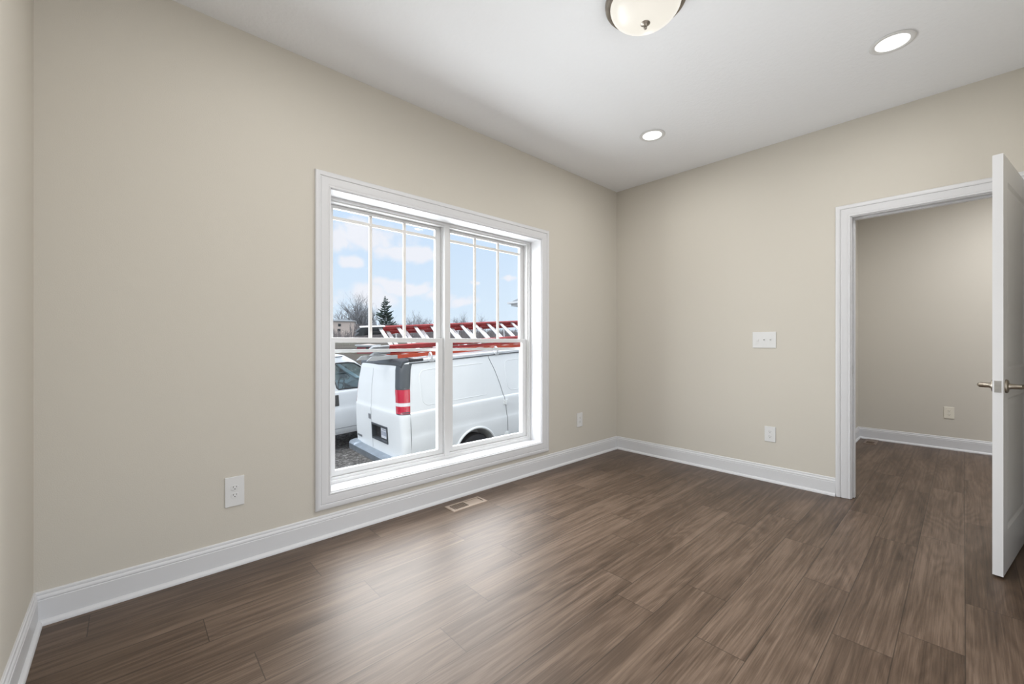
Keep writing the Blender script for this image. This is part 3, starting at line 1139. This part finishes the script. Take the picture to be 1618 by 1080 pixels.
def make_van(label, group):
    root = empty('cargo_van', (0, 0, 0), label=label, cat='van', group=group)
    zs = [.36, .42, .48, .55, .65, .72, .80, .90, .93, .96, 1.03, 1.10, 1.14, 1.18, 1.22, 1.26, 1.285, 1.30, 1.36, 1.44, 1.52, 1.60, 1.70, 1.80, 1.90, 1.95, 2.00, 2.03]
    rg = [[(x, y, z) for x, y in van_outline(z)] for z in zs]
    # roof: gutter lip then a low crown
    top = van_outline(2.03)
    cx_ = sum(p[0] for p in top) / len(top)
    x0_, x1_ = min(p[0] for p in top), max(p[0] for p in top)
    for ins, z in ((.012, 2.036), (.05, 2.052), (.13, 2.068), (.28, 2.078), (.50, 2.084), (.70, 2.087)):
        ring = []
        for x, y in top:
            fy = max(0.02, 1 - ins / .845)
            xx = x0_ + ins * .8 + (x - x0_) * ((x1_ - x0_ - ins * 1.6) / (x1_ - x0_))
            ring.append((xx, y * fy, z))
        rg.append(ring)
    b = MB()
    b.rings(rg)
    body = b.build('body', M_vanw, root)
    cutters = []
    for xw in (1.32, 4.75):
        c = MB()
        c.lathe([(0, -1.3), (.415, -1.3), (.415, 1.3), (0, 1.3)], 40, Matrix.Translation((xw, 0, .42)) @ Matrix.Rotation(radians(90), 4, 'X'))
        c.v = [(x, y, z) for x, y, z in c.v]
        # leave the load floor between the wheels: two pockets
        for s in (-1, 1):
            c2 = MB()
            c2.lathe([(0, 0), (.415, 0), (.415, .75), (0, .75)], 40, Matrix.Translation((xw, s * .55, .42)) @ Matrix.Rotation(radians(-90 * s), 4, 'X'))
            cutters.append(c2.build('cutter'))
    # cab hollow
    cab = MB()
    crg = []
    for z in (.62, .9, 1.15, 1.30, 1.6, 1.9, 1.99):
        h_, f_ = lerp_t(HW, z) - .085, min(lerp_t(XF, z) - .10, 5.05)
        crg.append([(3.15, h_, z), (3.15, -h_, z), (f_ - .1, -h_, z), (f_, -h_ + .2, z), (f_, h_ - .2, z), (f_ - .1, h_, z)])
    cab.rings(crg)
    cutters.append(cab.build('cutter'))
    win_poly = [(3.59, 1.335), (4.46, 1.315), (4.50, 1.40), (4.08, 1.80), (3.98, 1.865), (3.85, 1.89), (3.51, 1.89), (3.475, 1.86), (3.555, 1.37)]
    for s in (-1, 1):
        c = MB()
        c.prism(win_poly, lambda a, z, d: (a, d, z), s * .70, s * 1.2)
        cutters.append(c.build('cutter'))
    c = MB()
    q = []
    for z, x in ((1.36, lerp_t(XF, 1.36)), (1.86, lerp_t(XF, 1.86))):
        w = lerp_t(HW, z) - .13
        q.append([(x - .28, w, z), (x - .28, -w, z), (x + .3, -w, z), (x + .3, w, z)])
    c.rings(q)
    cutters.append(c.build('cutter'))
    # recess of the number plate in the right rear door
    PX0, PX1, PZ0, PZ1 = -.44, .14, .775, 1.010
    c = MB()
    c.box(-.3, .075, PX0, PX1, PZ0, PZ1)
    cutters.append(c.build('cutter', bevel=.02))
    boolean(body, cutters)
    me = body.data
    me.polygons.foreach_set('use_smooth', [True] * len(me.polygons))
    me.set_sharp_from_angle(angle=radians(32))

    # side window glass with black surround
    for s in (-1, 1):
        g = MB()
        g.prism(win_poly, lambda a, z, d: (a, s * (lerp_t(HW, z) - .016 + d), z), 0, .004)
        g.build('side_window', M_tint, root)['label'] = 'tinted side window'
        fr_ = MB()
        n = len(win_poly)
        cxx, czz = sum(p[0] for p in win_poly) / n, sum(p[1] for p in win_poly) / n
        pts = []
        for (x, z) in win_poly + [win_poly[0]]:
            pts.append((x, s * (lerp_t(HW, z) - .002), z))
        fr_.tube(pts, .014, 6)
        fr_.build('window_seal', M_black, root)['label'] = 'black rubber window seal'
    g = MB()
    q = []
    for z in (1.36, 1.86):
        x, w = lerp_t(XF, z) - .035, lerp_t(HW, z) - .13
        q.append([(x, w, z), (x, 0, z), (x, -w, z)])
    g.add(q[0] + q[1], [(0, 1, 4, 3), (1, 2, 5, 4)])
    g.build('windshield', M_tint, root)
    # cab interior
    for s in (-1, 1):
        st = MB()
        st.box(3.55, 4.05, s * .43 - .25, s * .43 + .25, .72, 1.08)
        st.prism([(3.45, 1.0), (3.62, 1.02), (3.50, 1.62), (3.38, 1.62)], lambda a, z, d: (a, s * .43 + d, z), -.24, .24)
        st.build('seat', M_seat, root, bevel=.04)
    d_ = MB()
    d_.prism([(4.25, .8), (4.85, .8), (4.85, 1.27), (4.55, 1.30), (4.30, 1.22)], lambda a, z, d: (a, d, z), -.84, .84)
    d_.build('dashboard', M_seat, root, bevel=.02)
    w = MB()
    ring = [(4.10 + .10 * cos(a) * .5, .43 + .19 * sin(a), 1.30 + .19 * cos(a)) for a in [2 * pi * k / 28 for k in range(29)]]
    w.tube(ring, .014, 8)
    w.tube([(4.10, .25, 1.30), (4.14, .43, 1.30), (4.10, .61, 1.30)], .014, 6)
    w.tube([(4.14, .43, 1.30), (4.35, .43, 1.18)], .03, 8)
    w.build('steering_wheel', M_black, root, smooth=40)

    # lights at the rear corners, black caps above them
    def corner_patch(mb_, za, zb, off, k0, k1, s, steps=6, inner=-.02):
        rg_o, rg_i = [], []
        for i in range(steps + 1):
            z = za + (zb - za) * i / steps
            po = [(x, -s * y, z) for x, y in arc_pts(z, off, k0, k1)]
            pi_ = [(x, -s * y, z) for x, y in arc_pts(z, inner, k0, k1)]
            rg_o.append(po + list(reversed(pi_)))
        mb_.rings(rg_o)

    for s in (-1, 1):
        t = MB()
        kk = -1 if s < 0 else 3
        corner_patch(t, 1.292, 1.40, .008, kk, NARC, s)
        corner_patch(t, 1.452, 1.645, .008, kk, NARC, s)
        tl = t.build('tail_light', M_red, root, smooth=40)
        tl['label'] = 'red tail light lens'
        t = MB()
        corner_patch(t, 1.401, 1.451, .008, kk, NARC, s)
        t.build('reversing_lens', M_clear, tl, smooth=40)['label'] = 'clear reversing lens'
        t = MB()
        corner_patch(t, 1.278, 1.660, .003, kk, NARC, s)
        t.build('light_bezel', M_vand, tl, smooth=40)
        t = MB()
        corner_patch(t, 1.662, 2.025, .007, kk, NARC, s, 8)
        t.build('corner_cap', M_vand, root, smooth=40)['label'] = 'dark grey rear corner cap'
    # roof end trim
    t = MB()
    rgm = []
    for k in range(17):
        y = .80 - 1.60 * k / 16
        f_ = abs(y) / .845
        zc = 2.086 - .045 * f_ ** 3
        xe = .150 + .02 * f_
        zl = 1.985 - .03 * f_ ** 4
        rgm.append([(xe - .035, y, zl), (xe - .05, y, zl + .035), (xe - .01, y, zc + .012), (xe + .06, y, zc + .026), (xe + .24, y, zc + .022), (xe + .28, y, zc - .03), (xe, y, zl + .01)])
    t.rings(rgm)
    t.build('roof_end_trim', M_vand, root, smooth=50)['label'] = 'dark grey trim across the rear roof edge'
    # roof gutters
    for s in (-1, 1):
        t = MB()
        t.tube([(.24, s * .850, 2.030), (2.0, s * .852, 2.034), (3.75, s * .848, 2.030)], .011, 6)
        t.build('roof_gutter', M_seam, root)['label'] = 'dark roof gutter line'
    # bumper
    t = MB()
    prof = [(.05, .415), (-.10, .425), (-.135, .46), (-.138, .56), (-.115, .585), (-.02, .600), (.05, .595)]
    rgm = []
    for y in (-1.0, -.94, -.72, -.70, -.3, .3, .70, .72, .94, 1.0):
        k = 0 if abs(y) < .99 else .04
        st = .02 if abs(y) < .71 else 0.0
        rgm.append([(x + (k * .8 if x < 0 else 0) + (.0 if x > -.05 else 0), y, z - (st if z > .57 and x < -.0 else 0)) for x, z in prof])
    t.rings(rgm)
    for s in (-1, 1):
        t.prism([(.05, .43), (.40, .47), (.40, .57), (.05, .59)], lambda a, z, d: (a, d, z), s * .975, s * 1.0)
    t.build('rear_bumper', M_bump, root, bevel=.008, smooth=35)['label'] = 'grey steel rear bumper'
    t = MB()
    t.prism([(5.45, .40), (5.80, .42), (5.82, .60), (5.60, .64), (5.45, .6)], lambda a, z, d: (a, d, z), -.93, .93)
    t.build('front_bumper', M_vand, root, bevel=.03)
    t = MB()
    t.box(5.60, 5.74, -.62, .62, .70, 1.02)
    t.build('grille', M_vand, root, bevel=.02)
    for s in (-1, 1):
        t = MB()
        t.prism([(5.40, .76), (5.715, .76), (5.69, 1.02), (5.38, 1.0)], lambda a, z, d: (a, d, z), s * .63, s * .90)
        t.build('headlight', M_clear, root, bevel=.02)
        t = MB()
        t.box(4.28, 4.46, s * 1.03 - .02, s * 1.03 + .10 * s, 1.36, 1.66)
        t.tube([(4.40, s * .93, 1.42), (4.38, s * 1.05, 1.45)], .03, 8)
        t.build('door_mirror', M_black, root, bevel=.02)
    # number plate with its frame
    t = MB()
    frame = []
    t2 = [(PX0 - .018, PZ0 - .018), (PX1 + .018, PZ0 - .018), (PX1 + .018, PZ1 + .018), (PX0 - .018, PZ1 + .018)]
    t3 = [(PX0 + .012, PZ0 + .012), (PX1 - .012, PZ0 + .012), (PX1 - .012, PZ1 - .012), (PX0 + .012, PZ1 - .012)]
    p_ = [(-.012, y, z) for y, z in t2] + [(-.012, y, z) for y, z in t3] + [(.06, y, z) for y, z in t2] + [(.06, y, z) for y, z in t3]
    f_ = []
    for k in range(4):
        l = (k + 1) % 4
        f_ += [(k, l, 4 + l, 4 + k), (k, 8 + k, 8 + l, l), (4 + k, 4 + l, 12 + l, 12 + k)]
    t.add(p_, f_)
    pf = t.build('plate_surround', M_vand, root, bevel=.004)
    pf['label'] = 'dark recessed number plate surround'
    t = MB()
    t.box(.055, .072, PX0, PX1, PZ0, PZ1)
    t.build('recess_back', M_black, pf)
    t = MB()
    t.box(.040, .044, -.425, -.105, .800, .965)
    pl = t.build('number_plate', M_plateL, pf, bevel=.002)
    pl['label'] = 'pale number plate'
    t = MB()
    for k in range(6):
        y = -.395 + .047 * k
        t.box(.0385, .040, y, y + .030, .845, .915)
    t.box(.0385, .040, -.36, -.17, .932, .944)
    t.build('plate_print', M_mark, pf)
    # rear door handle, split line, panel gaps
    t = MB()
    t.box(-.016, .004, .185, .262, 1.075, 1.165)
    t.build('rear_handle', M_badge, root, bevel=.012)['label'] = 'grey rear door handle'
    def gap(pts, w=.0045):
        t_ = MB()
        t_.tube(pts, w, 5)
        t_.build('panel_gap', M_seam, root)['label'] = 'thin dark door gap'

    t_ = MB()
    t_.tube([(lerp_t(XR, z) + .001, .165, z) for z in (.60, .9, 1.2, 1.26, 1.285, 1.30, 1.66, 1.93)], .0035, 5)
    t_.build('rear_door_gap', M_badge, root)
    for s in (-1, 1):
        gap([(arc_pts(z, 0, NARC, NARC)[0][0] + .004, s * (lerp_t(HW, z) - .0005), z) for z in (.62, .9, 1.1, 1.28)])
        xsd = [(.52, 2.02), (.55, 2.02), (.72, 2.02), (.90, 2.015), (.96, 2.012), (1.10, 2.0), (1.26, 1.985), (1.285, 1.98), (1.30, 1.975), (1.5, 1.93), (1.75, 1.86), (1.95, 1.78), (2.02, 1.76)]
        gap([(x, s * (lerp_t(HW, z) + .001), z) for z, x in xsd])
        gap([(3.38, s * (lerp_t(HW, z) - .001), z) for z in (.50, .72, .9, .96, 1.1, 1.28, 1.30, 1.5, 1.7, 1.9, 2.0)])
        gap([(x, s * (lerp_t(HW, .50) - .001), .50) for x in (2.02, 2.6, 3.38, 4.2)])
        gap([(4.52 + .04 * (1.3 - z), s * (lerp_t(HW, z) - .012), z) for z in (.86, 1.0, 1.25)])
    # pressed panel outline on the side behind the door
    def rr(xa, xb, za, zb, r):
        out = []
        for (cx__, cz__, a0) in ((xb - r, zb - r, 0), (xa + r, zb - r, 90), (xa + r, za + r, 180), (xb - r, za + r, 270)):
            for k in range(6):
                a = radians(a0 + 90 * k / 5)
                out.append((cx__ + r * cos(a), cz__ + r * sin(a)))
        return out[5:19]

    for s in (-1, 1):
        for xa, xb in ((.38, 1.72), (2.10, 3.28)):
            t = MB()
            t.tube([(x, s * (lerp_t(HW, z) - .001), z) for x, z in rr(xa, xb, 1.37, 1.91, .11)], .006, 6)
            t.build('pressed_panel', M_vanw, root, smooth=50)
    # side door hinges
    for z in (1.18, .60):
        t = MB()
        t.box(1.955, 2.045, side_y(z) - .014, side_y(z) + .01, z - .04, z + .04)
        t.tube([(2.005, side_y(z) - .016, z - .05), (2.005, side_y(z) - .016, z + .05)], .014, 8)
        t.build('door_hinge', M_vanw, root, bevel=.004)
    # front door handles
    for s in (-1, 1):
        t = MB()
        t.box(3.475, 3.575, s * .983 - .012, s * .983 + .018, .985, 1.225)
        t.build('door_handle', M_black, root, bevel=.02)['label'] = 'black door handle'
    # maker's lettering at the lower left of the rear door: small grey strips
    for k in range(4):
        t = MB()
        t.box(-.006, .004, .80 - .050 * k, .835 - .050 * k, .690, .722)
        t.build('badge_letter', M_badge, root)['label'] = 'small grey letter block'
    # wheel arch lips and wheels
    for xw in (1.32, 4.75):
        for s in (-1, 1):
            t = MB()
            pts = []
            for k in range(25):
                a = radians(-2 + 184 * k / 24)
                z = .42 + .428 * sin(a)
                pts.append((xw + .428 * cos(a), s * (lerp_t(HW, max(z, .42)) + .004 - (.03 if xw > 4 else 0)), z))
            t.tube(pts, .020, 8)
            t.build('arch_lip', M_vanw, root, smooth=40)
            y = s * .86
            mt = Matrix.Translation((xw, y, .37)) @ Matrix.Rotation(radians(-90 * s), 4, 'X')
            t = MB()
            t.lathe([(.20, -.11), (.30, -.12), (.350, -.10), (.368, -.05), (.368, .05), (.350, .10), (.30, .12), (.20, .11)], 36, mt, cap=False)
            wh = t.build('wheel', M_black, root, smooth=40)
            wh['label'] = 'black tyre'
            t = MB()
            t.lathe([(0, .06), (.06, .075), (.09, .05), (.15, .04), (.19, .06), (.215, .10), (.225, .105), (.215, -.10), (0, -.10)], 28, mt)
            t.build('rim', M_badge, wh, smooth=35)['label'] = 'grey steel rim'
    # roof rack
    for x in (.62, 1.95, 3.15):
        r_ = MB()
        r_.tube([(x, -.80, 2.045), (x, -.79, 2.085), (x, -.76, 2.105), (x, .76, 2.105), (x, .79, 2.085), (x, .80, 2.045)], .013, 8)
        rk = r_.build('rack_crossbar', M_rackw, root, smooth=40)
        rk['label'] = 'white roof rack bar'
        t = MB()
        ring = [(x + .0, -.835 + .045 * cos(a), 2.105 + .065 * sin(a)) for a in [2 * pi * k / 16 for k in range(17)]]
        t.tube(ring, .013, 8)
        t.box(x - .035, x + .035, -.87, -.82, 2.03, 2.065)
        t.build('rack_clamp', M_alum, rk, smooth=40)
    for s in (-1, 1):
        t = MB()
        t.tube([(.30, s * .80, 2.068), (3.4, s * .80, 2.072)], .020, 8)
        rl = t.build('rack_rail', M_rackw, root, smooth=40)
        t = MB()
        t.tube([(.27, s * .80, 2.068), (.50, s * .80, 2.068)], .0225, 8)
        t.build('rail_sleeve', M_black, rl, smooth=40)['label'] = 'black sleeve'
    return root


VAN_LABELS = ('white cargo van outside the window seen from its rear corner, ladders on its roof', 'second white van standing behind the one with the ladders, side window and black handle showing')
van = make_van(VAN_LABELS[0], 'white vans')
van2 = copy_tree(van)
van2['label'] = VAN_LABELS[1]
for x in (.62, 1.95, 3.15):
    t = MB()
    t.tube([(x, .355, 2.10), (x, .355, 2.485)], .014, 8)
    t.box(x - .03, x + .03, .33, .40, 2.478, 2.492)
    t.build('rack_upright', M_rackw, van, smooth=40)
van.location = VAN
van.rotation_euler = (0.003, -PITCH, -0.034)
V2 = Vector((-.15, 10.15, 0))
V2.z = ground_z(3.0, 10.15) - PITCH * 3.15
van2.location = V2
van2.rotation_euler = (0, -PITCH, -0.034)

# ------------------------------------------------------------------ ladders on the van roof (local frame of the van)
VM = Matrix.Translation(VAN) @ van.rotation_euler.to_matrix().to_4x4()


def make_ladder(label, org, tilt, width, length, rail_mat, web, end_mats, sections, spacing=.322, rung0=.38, ends=(.42, .42)):
    """local: x along the rails, y across (0 = near rail), z up; tilted about the near rail"""
    e = empty('extension_ladder', (0, 0, 0), label=label, cat='ladder', group='ladders on the van roof')
    e.matrix_world = VM @ Matrix.Translation(org) @ Matrix.Rotation(tilt, 4, 'X')
    fl = .032
    for sname, z0_, dy, x0_, x1_ in sections:
        for yy, s in ((dy, 1), (width - dy, -1)):
            m_ = MB()
            # channel: web on the outside, flanges inwards
            poly = [(0, 0), (fl, 0), (fl, .006), (.006, .006), (.006, web - .006), (fl, web - .006), (fl, web), (0, web)]
            el = ends[0] if s > 0 else ends[1]
            m_.prism(poly, lambda a, b, d: (d, yy + s * a, z0_ + b), x0_ + el, x1_)
            m_.build('rail', rail_mat, e)
            m_ = MB()
            m_.prism(poly, lambda a, b, d: (d, yy + s * a, z0_ + b), x0_ + .02, x0_ + el)
            m_.prism([(x0_ - .06, z0_ + .0), (x0_ + .10, z0_ - .006), (x0_ + .10, z0_ + web + .006), (x0_ + .02, z0_ + web + .004)], lambda a, b, d: (a, yy + s * d, b), -.004, fl + .004)
            re_ = m_.build('rail_end', end_mats[0] if s > 0 else end_mats[1], e, bevel=.002)
            if s < 0 and len(sections) > 1:
                m_ = MB()
                m_.box(x0_ + .0, x0_ + .44, yy - fl - .004, yy + .006, z0_ + web + .003, z0_ + web + .009)
                m_.build('edge_strip', M_alum, re_)
        x = x0_ + rung0 + (spacing * .45 if sname == 'base' and len(sections) > 1 else 0)
        while x < x1_ - .1:
            m_ = MB()
            zz = z0_ + web * .45
            m_.prism([(-.030, .014), (.034, .016), (.030, .002), (.006, -.016), (-.020, -.010)], lambda a, b, d: (x + a, d, zz + b), dy + .004, width - dy - .004)
            m_.build('rung', M_alum, e)
            x += spacing
    return e


L1 = make_ladder('red fibreglass extension ladder lying tilted on the van roof, the higher of two', (-.10, -.16, 2.121), .62, .66, 4.9, M_fred, .088,
                 (M_dull, M_vand), (('base', 0.0, 0.0, .04, 4.7), ('fly', .100, .038, .02, 4.8)), spacing=.335, rung0=.36, ends=(.30, .42))
L2 = make_ladder('orange fibreglass ladder lying flat along the near edge of the van roof', (-.34, -.76, 2.1195), 0.0, .42, 4.7, M_orange, .055,
                 (M_dull, M_dull), (('base', 0.0, 0.0, .02, 4.6),), spacing=.305, rung0=.40)

# ------------------------------------------------------------------ far things: house wing, houses, trees
M_shingle = mat('grey_shingles', (0.20, 0.22, 0.24), 0.9, var=0.25, var_scale=4)
M_siding = mat('pale_siding', (0.62, 0.64, 0.66), 0.7)
M_fascia = mat('white_fascia', (0.72, 0.74, 0.76), 0.5)
M_bark = mat('grey_hazed_bark', (0.27, 0.275, 0.29), 0.95, var=0.2, var_scale=2)  # blue grey of distance haze painted into the bark colour
M_bark2 = mat('pale_hazed_bark', (0.36, 0.375, 0.40), 0.95, var=0.2, var_scale=2)  # haze of distance put into this bark colour too
M_pine = mat('pine_needles', (0.050, 0.085, 0.075), 0.9, var=0.35, var_scale=1.2)
M_brush = mat('dry_brush', (0.185, 0.165, 0.165), 0.95, var=0.3, var_scale=0.8)
M_pink = mat('pink_brick', (0.50, 0.30, 0.27), 0.85, var=0.12, var_scale=3)
M_cream = mat('cream_siding', (0.62, 0.52, 0.46), 0.8)
M_roofred = mat('red_metal_roof', (0.30, 0.085, 0.095), 0.6)
M_dwin = mat('dark_window', (0.03, 0.035, 0.04), 0.3)


def hip_house(name, label, cat, x0_, x1_, y0_, y1_, zg, ze, rise, wallm, roofm, over=.4, wins=(), rot=0.0, ctr=None):
    ctr = ctr or Vector(((x0_ + x1_) / 2, (y0_ + y1_) / 2, zg))
    e = empty(name, ctr, (0, 0, rot), label=label, cat=cat)
    hx, hy = (x1_ - x0_) / 2, (y1_ - y0_) / 2
    h_ = ze - zg
    m_ = MB()
    m_.box(-hx + over, hx - over, -hy + over, hy - over, 0, h_)
    m_.build('walls', wallm, e)
    m_ = MB()
    rl = max(hx - hy, 0)
    rw = max(hy - hx, 0)
    eave = [(-hx, -hy, h_ + .02), (hx, -hy, h_ + .02), (hx, hy, h_ + .02), (-hx, hy, h_ + .02)]
    r0, r1 = (-rl, -rw, h_ + rise), (rl, rw, h_ + rise)
    if rl > 0:
        fs = [(0, 1, 5, 4), (2, 3, 4, 5), (1, 2, 5), (3, 0, 4)]
    else:
        fs = [(1, 2, 5, 4), (3, 0, 4, 5), (0, 1, 4), (2, 3, 5)]
    m_.add(eave + [r0, r1], fs + [(3, 2, 1, 0)])
    m_.build('roof', roofm, e)
    m_ = MB()
    m_.box(-hx + .05, hx - .05, -hy + .05, hy - .05, h_ - .10, h_ + .0)
    m_.box(-hx - .05, hx + .05, -hy - .05, hy + .05, h_ - .02, h_ + .045)
    m_.build('fascia', M_fascia, e)
    for (side, u, z, w, hh) in wins:
        m_ = MB()
        if side == 'W':
            m_.box(-hx + over - .05, -hx + over + .03, u - w / 2, u + w / 2, z - hh / 2, z + hh / 2)
        else:
            m_.box(u - w / 2, u + w / 2, -hy + over - .05, -hy + over + .03, z - hh / 2, z + hh / 2)
        m_.build('window', M_dwin, e)
    return e


c_ = at(804.5, 479, 14.0)
hip_house('house_wing', 'grey shingled roof corner with white eave at the right edge of the window', 'house', c_.x, c_.x + 8, c_.y - 6.8, c_.y, -1.2, c_.z, 2.3, M_siding, M_shingle, over=.62)

# pink two storey house, far left
d0 = at(541, 524, 62)
hip_house('distant_house', 'distant pink and cream two storey house at the left edge of the view', 'house', d0.x - 1.9, d0.x + 1.9, d0.y - 2.0, d0.y + 2.0, d0.z - 1.6, d0.z + 1.55, .35, M_cream, M_shingle, over=.15,
          wins=(('S', -.25, 2.55, .35, .35), ('S', -.3, 1.80, .40, .35)), rot=radians(-25))
d0 = at(582, 552, 30)
hip_house('red_shed', 'low distant shed with red sides behind the vans', 'shed', d0.x - .8, d0.x + .8, d0.y - 1.0, d0.y + 1.0, d0.z - .9, d0.z + .30, .12, M_roofred, M_cream, over=.08,
          wins=(('S', -.05, .98, .16, .18),), rot=radians(-25))


def branch(mb_, p, d, length, r, depth, rnd, spread, up, out, twig, nsub):
    """recursive bare branches; out collects twigs in the second mesh"""
    segs = 3
    pts, rr = [p.copy()], [r]
    q, dd = p.copy(), d.copy()
    for i in range(segs):
        dd = (dd + Vector((rnd.uniform(-1, 1), rnd.uniform(-1, 1), rnd.uniform(-.5, 1))) * .16 + Vector((0, 0, up * .08))).normalized()
        q = q + dd * (length / segs)
        pts.append(q.copy())
        rr.append(r * (1 - .42 * (i + 1) / segs))
    (mb_ if depth >= twig else out).tube(pts, rr, 4 if depth >= twig else 3, cap=False)
    if depth == 0:
        return
    for k in range(nsub[depth]):
        t = rnd.uniform(.25, 1.0)
        i = min(int(t * segs), segs - 1)
        b0 = pts[i].lerp(pts[i + 1], t * segs - i)
        ax = Vector((rnd.uniform(-1, 1), rnd.uniform(-1, 1), rnd.uniform(-.4, .9)))
        nd = (dd + ax.normalized() * spread).normalized()
        branch(mb_, b0, nd, length * rnd.uniform(.55, .82), rr[i + 1] * .68, depth - 1, rnd, spread, up, out, twig, nsub)


def bare_tree(seed, H_, spread, stems, m):
    rnd = random.Random(seed)
    e = empty('bare_tree', (0, 0, 0))
    a, b = MB(), MB()
    for s in range(stems):
        ang_ = rnd.uniform(0, 2 * pi)
        lean = .10 + .30 * (s > 0) * rnd.uniform(.6, 1.3)
        ang_ = s * 2 * pi / stems + rnd.uniform(-.4, .4)
        d = Vector((cos(ang_) * lean, sin(ang_) * lean, 1)).normalized()
        branch(a, Vector((0.1 * s, 0, -.2)), d, H_ * .46, H_ * (.026 if stems > 2 else .036), 4, rnd, spread, 1.0, b, 3, {4: 5, 3: 4, 2: 4, 1: 2})
    a.build('trunk', m, e)
    b.build('twigs', m, e)
    return e


protos = [bare_tree(11, 10.0, 1.0, 4, M_bark), bare_tree(23, 10.0, .85, 1, M_bark2), bare_tree(37, 10.0, .95, 2, M_bark2)]
TREE_H = [max(v.co.z for ch in p.children for v in ch.data.vertices) for p in protos]
TREES = [  # px, top y, depth, prototype, label
    (569, 456, 92, 0, 'big many stemmed bare tree at the left of the window view'),
    (541, 478, 110, 1, 'bare tree above the pink house at the left window edge'),
    (589, 466, 118, 2, 'bare tree standing close left of the dark pine'),
    (553, 480, 125, 1, 'thin bare tree between the pink house and the big bare tree'),
    (627, 497, 120, 2, 'low bare tree right of the dark pine'),
    (645, 493, 125, 1, 'bare tree beside the second upright bar of the left sash'),
    (659, 488, 120, 1, 'tall bare tree in the middle of the right third of the left sash'),
    (668, 487, 128, 2, 'bare tree just left of the mullion, one of a pair'),
    (682, 497, 122, 1, 'low bare tree touching the mullion from the left'),
    (720, 488, 118, 2, 'bushy bare tree touching the mullion from the right'),
    (731, 494, 125, 1, 'bare tree in the left third of the right sash'),
    (743, 500, 130, 2, 'low bare tree beside the first bar of the right sash'),
    (762, 491, 120, 1, 'upright bare tree in the middle third of the right sash'),
    (777, 501, 130, 2, 'lowest bare tree, right end of the tree line'),
]
for k, (px, ty, dep, pr, lab) in enumerate(TREES):
    first = not any(q[3] == pr for q in TREES[:k])
    o = protos[pr] if first else copy_tree(protos[pr])
    base = at(px, 540, dep)
    base.z = ground_z(base.x, base.y) - .2
    hgt = at(px, ty, dep).z - base.z
    o.location = base
    sc_ = hgt / TREE_H[pr]
    o.scale = (sc_ * 1.4, sc_ * 1.4, sc_)
    o.rotation_euler = (0, 0, (0 if first else k * 1.7))
    tag(o, lab, 'tree', 'bare trees beyond the vans')

# pine
rnd = random.Random(5)
base = at(608.5, 540, 88)
base.z = ground_z(base.x, base.y) - .2
PH = at(608.5, 466.5, 88).z - base.z
pine = empty('pine_tree', base, label='dark green pine tree standing among the bare trees', cat='tree')
m_ = MB()
m_.tube([(0, 0, 0), (.05, 0, PH * .5), (0, 0, PH * .97)], [.16, .10, .02], 8)
m_.build('trunk', M_bark, pine)
m_ = MB()
for lay in range(22):
    t = lay / 21
    z = PH * (.17 + .80 * t)
    rad = (PH * .30) * (1 - t) ** 0.72 * rnd.uniform(.8, 1.1) + .12
    nb = 7 if t < .85 else 4
    for b_ in range(nb):
        a = 2 * pi * (b_ + rnd.random() * .8) / nb + lay
        rr_ = rad * rnd.uniform(.35, 1.15)
        if rr_ < .08:
            continue
        tip = Vector((cos(a) * rr_, sin(a) * rr_, rr_ * rnd.uniform(.05, .32)))
        side = Vector((-sin(a), cos(a), 0))
        n_ = 7
        ring = []
        for i in range(n_ + 1):
            s = i / n_
            c0 = Vector((0, 0, z)) + tip * s + Vector((0, 0, -.10 * sin(pi * s) * rr_))
            w = (.05 + .22 * sin(pi * min(1, s * .9 + .08))) * (1 + rnd.uniform(-.35, .35)) * (.45 + .35 * rr_)
            th = .13 * (.5 + .5 * sin(pi * s)) + .03
            ring.append([c0 + side * w, c0 + Vector((0, 0, th)), c0 - side * w, c0 - Vector((0, 0, th * .7))])
        m_.rings(ring)
m_.build('foliage', M_pine, pine)
# small evergreen at the mullion
base = at(689, 540, 105)
base.z = ground_z(base.x, base.y) - .2
p2 = copy_tree(pine)
p2.location = base
h2 = at(689, 502, 105).z - base.z
p2.scale = (h2 / PH * 1.5, h2 / PH * 1.5, h2 / PH)
p2['label'] = 'small round evergreen half hidden by the mullion'

# thicket under the trees: nobody could count its stems
rnd = random.Random(9)
m_ = MB()
for k in range(7000):
    px = rnd.uniform(515, 840)
    dep = rnd.uniform(48, 112)
    p = at(px, 540, dep)
    z = ground_z(p.x, p.y)
    hh = rnd.uniform(.5, 2.4) * (1.25 if 552 < px < 635 else .8) * (dep / 100) ** .5
    lx, ly = rnd.uniform(-.35, .35), rnd.uniform(-.35, .35)
    w = rnd.uniform(.02, .05)
    m_.tube([(p.x, p.y, z - .1), (p.x + lx, p.y + ly, z + hh)], [w, w * .4], 3, cap=False)
o = m_.build('brush_thicket', M_brush)
tag(o, 'grey brown winter thicket below the distant trees', 'brush', kind='stuff')
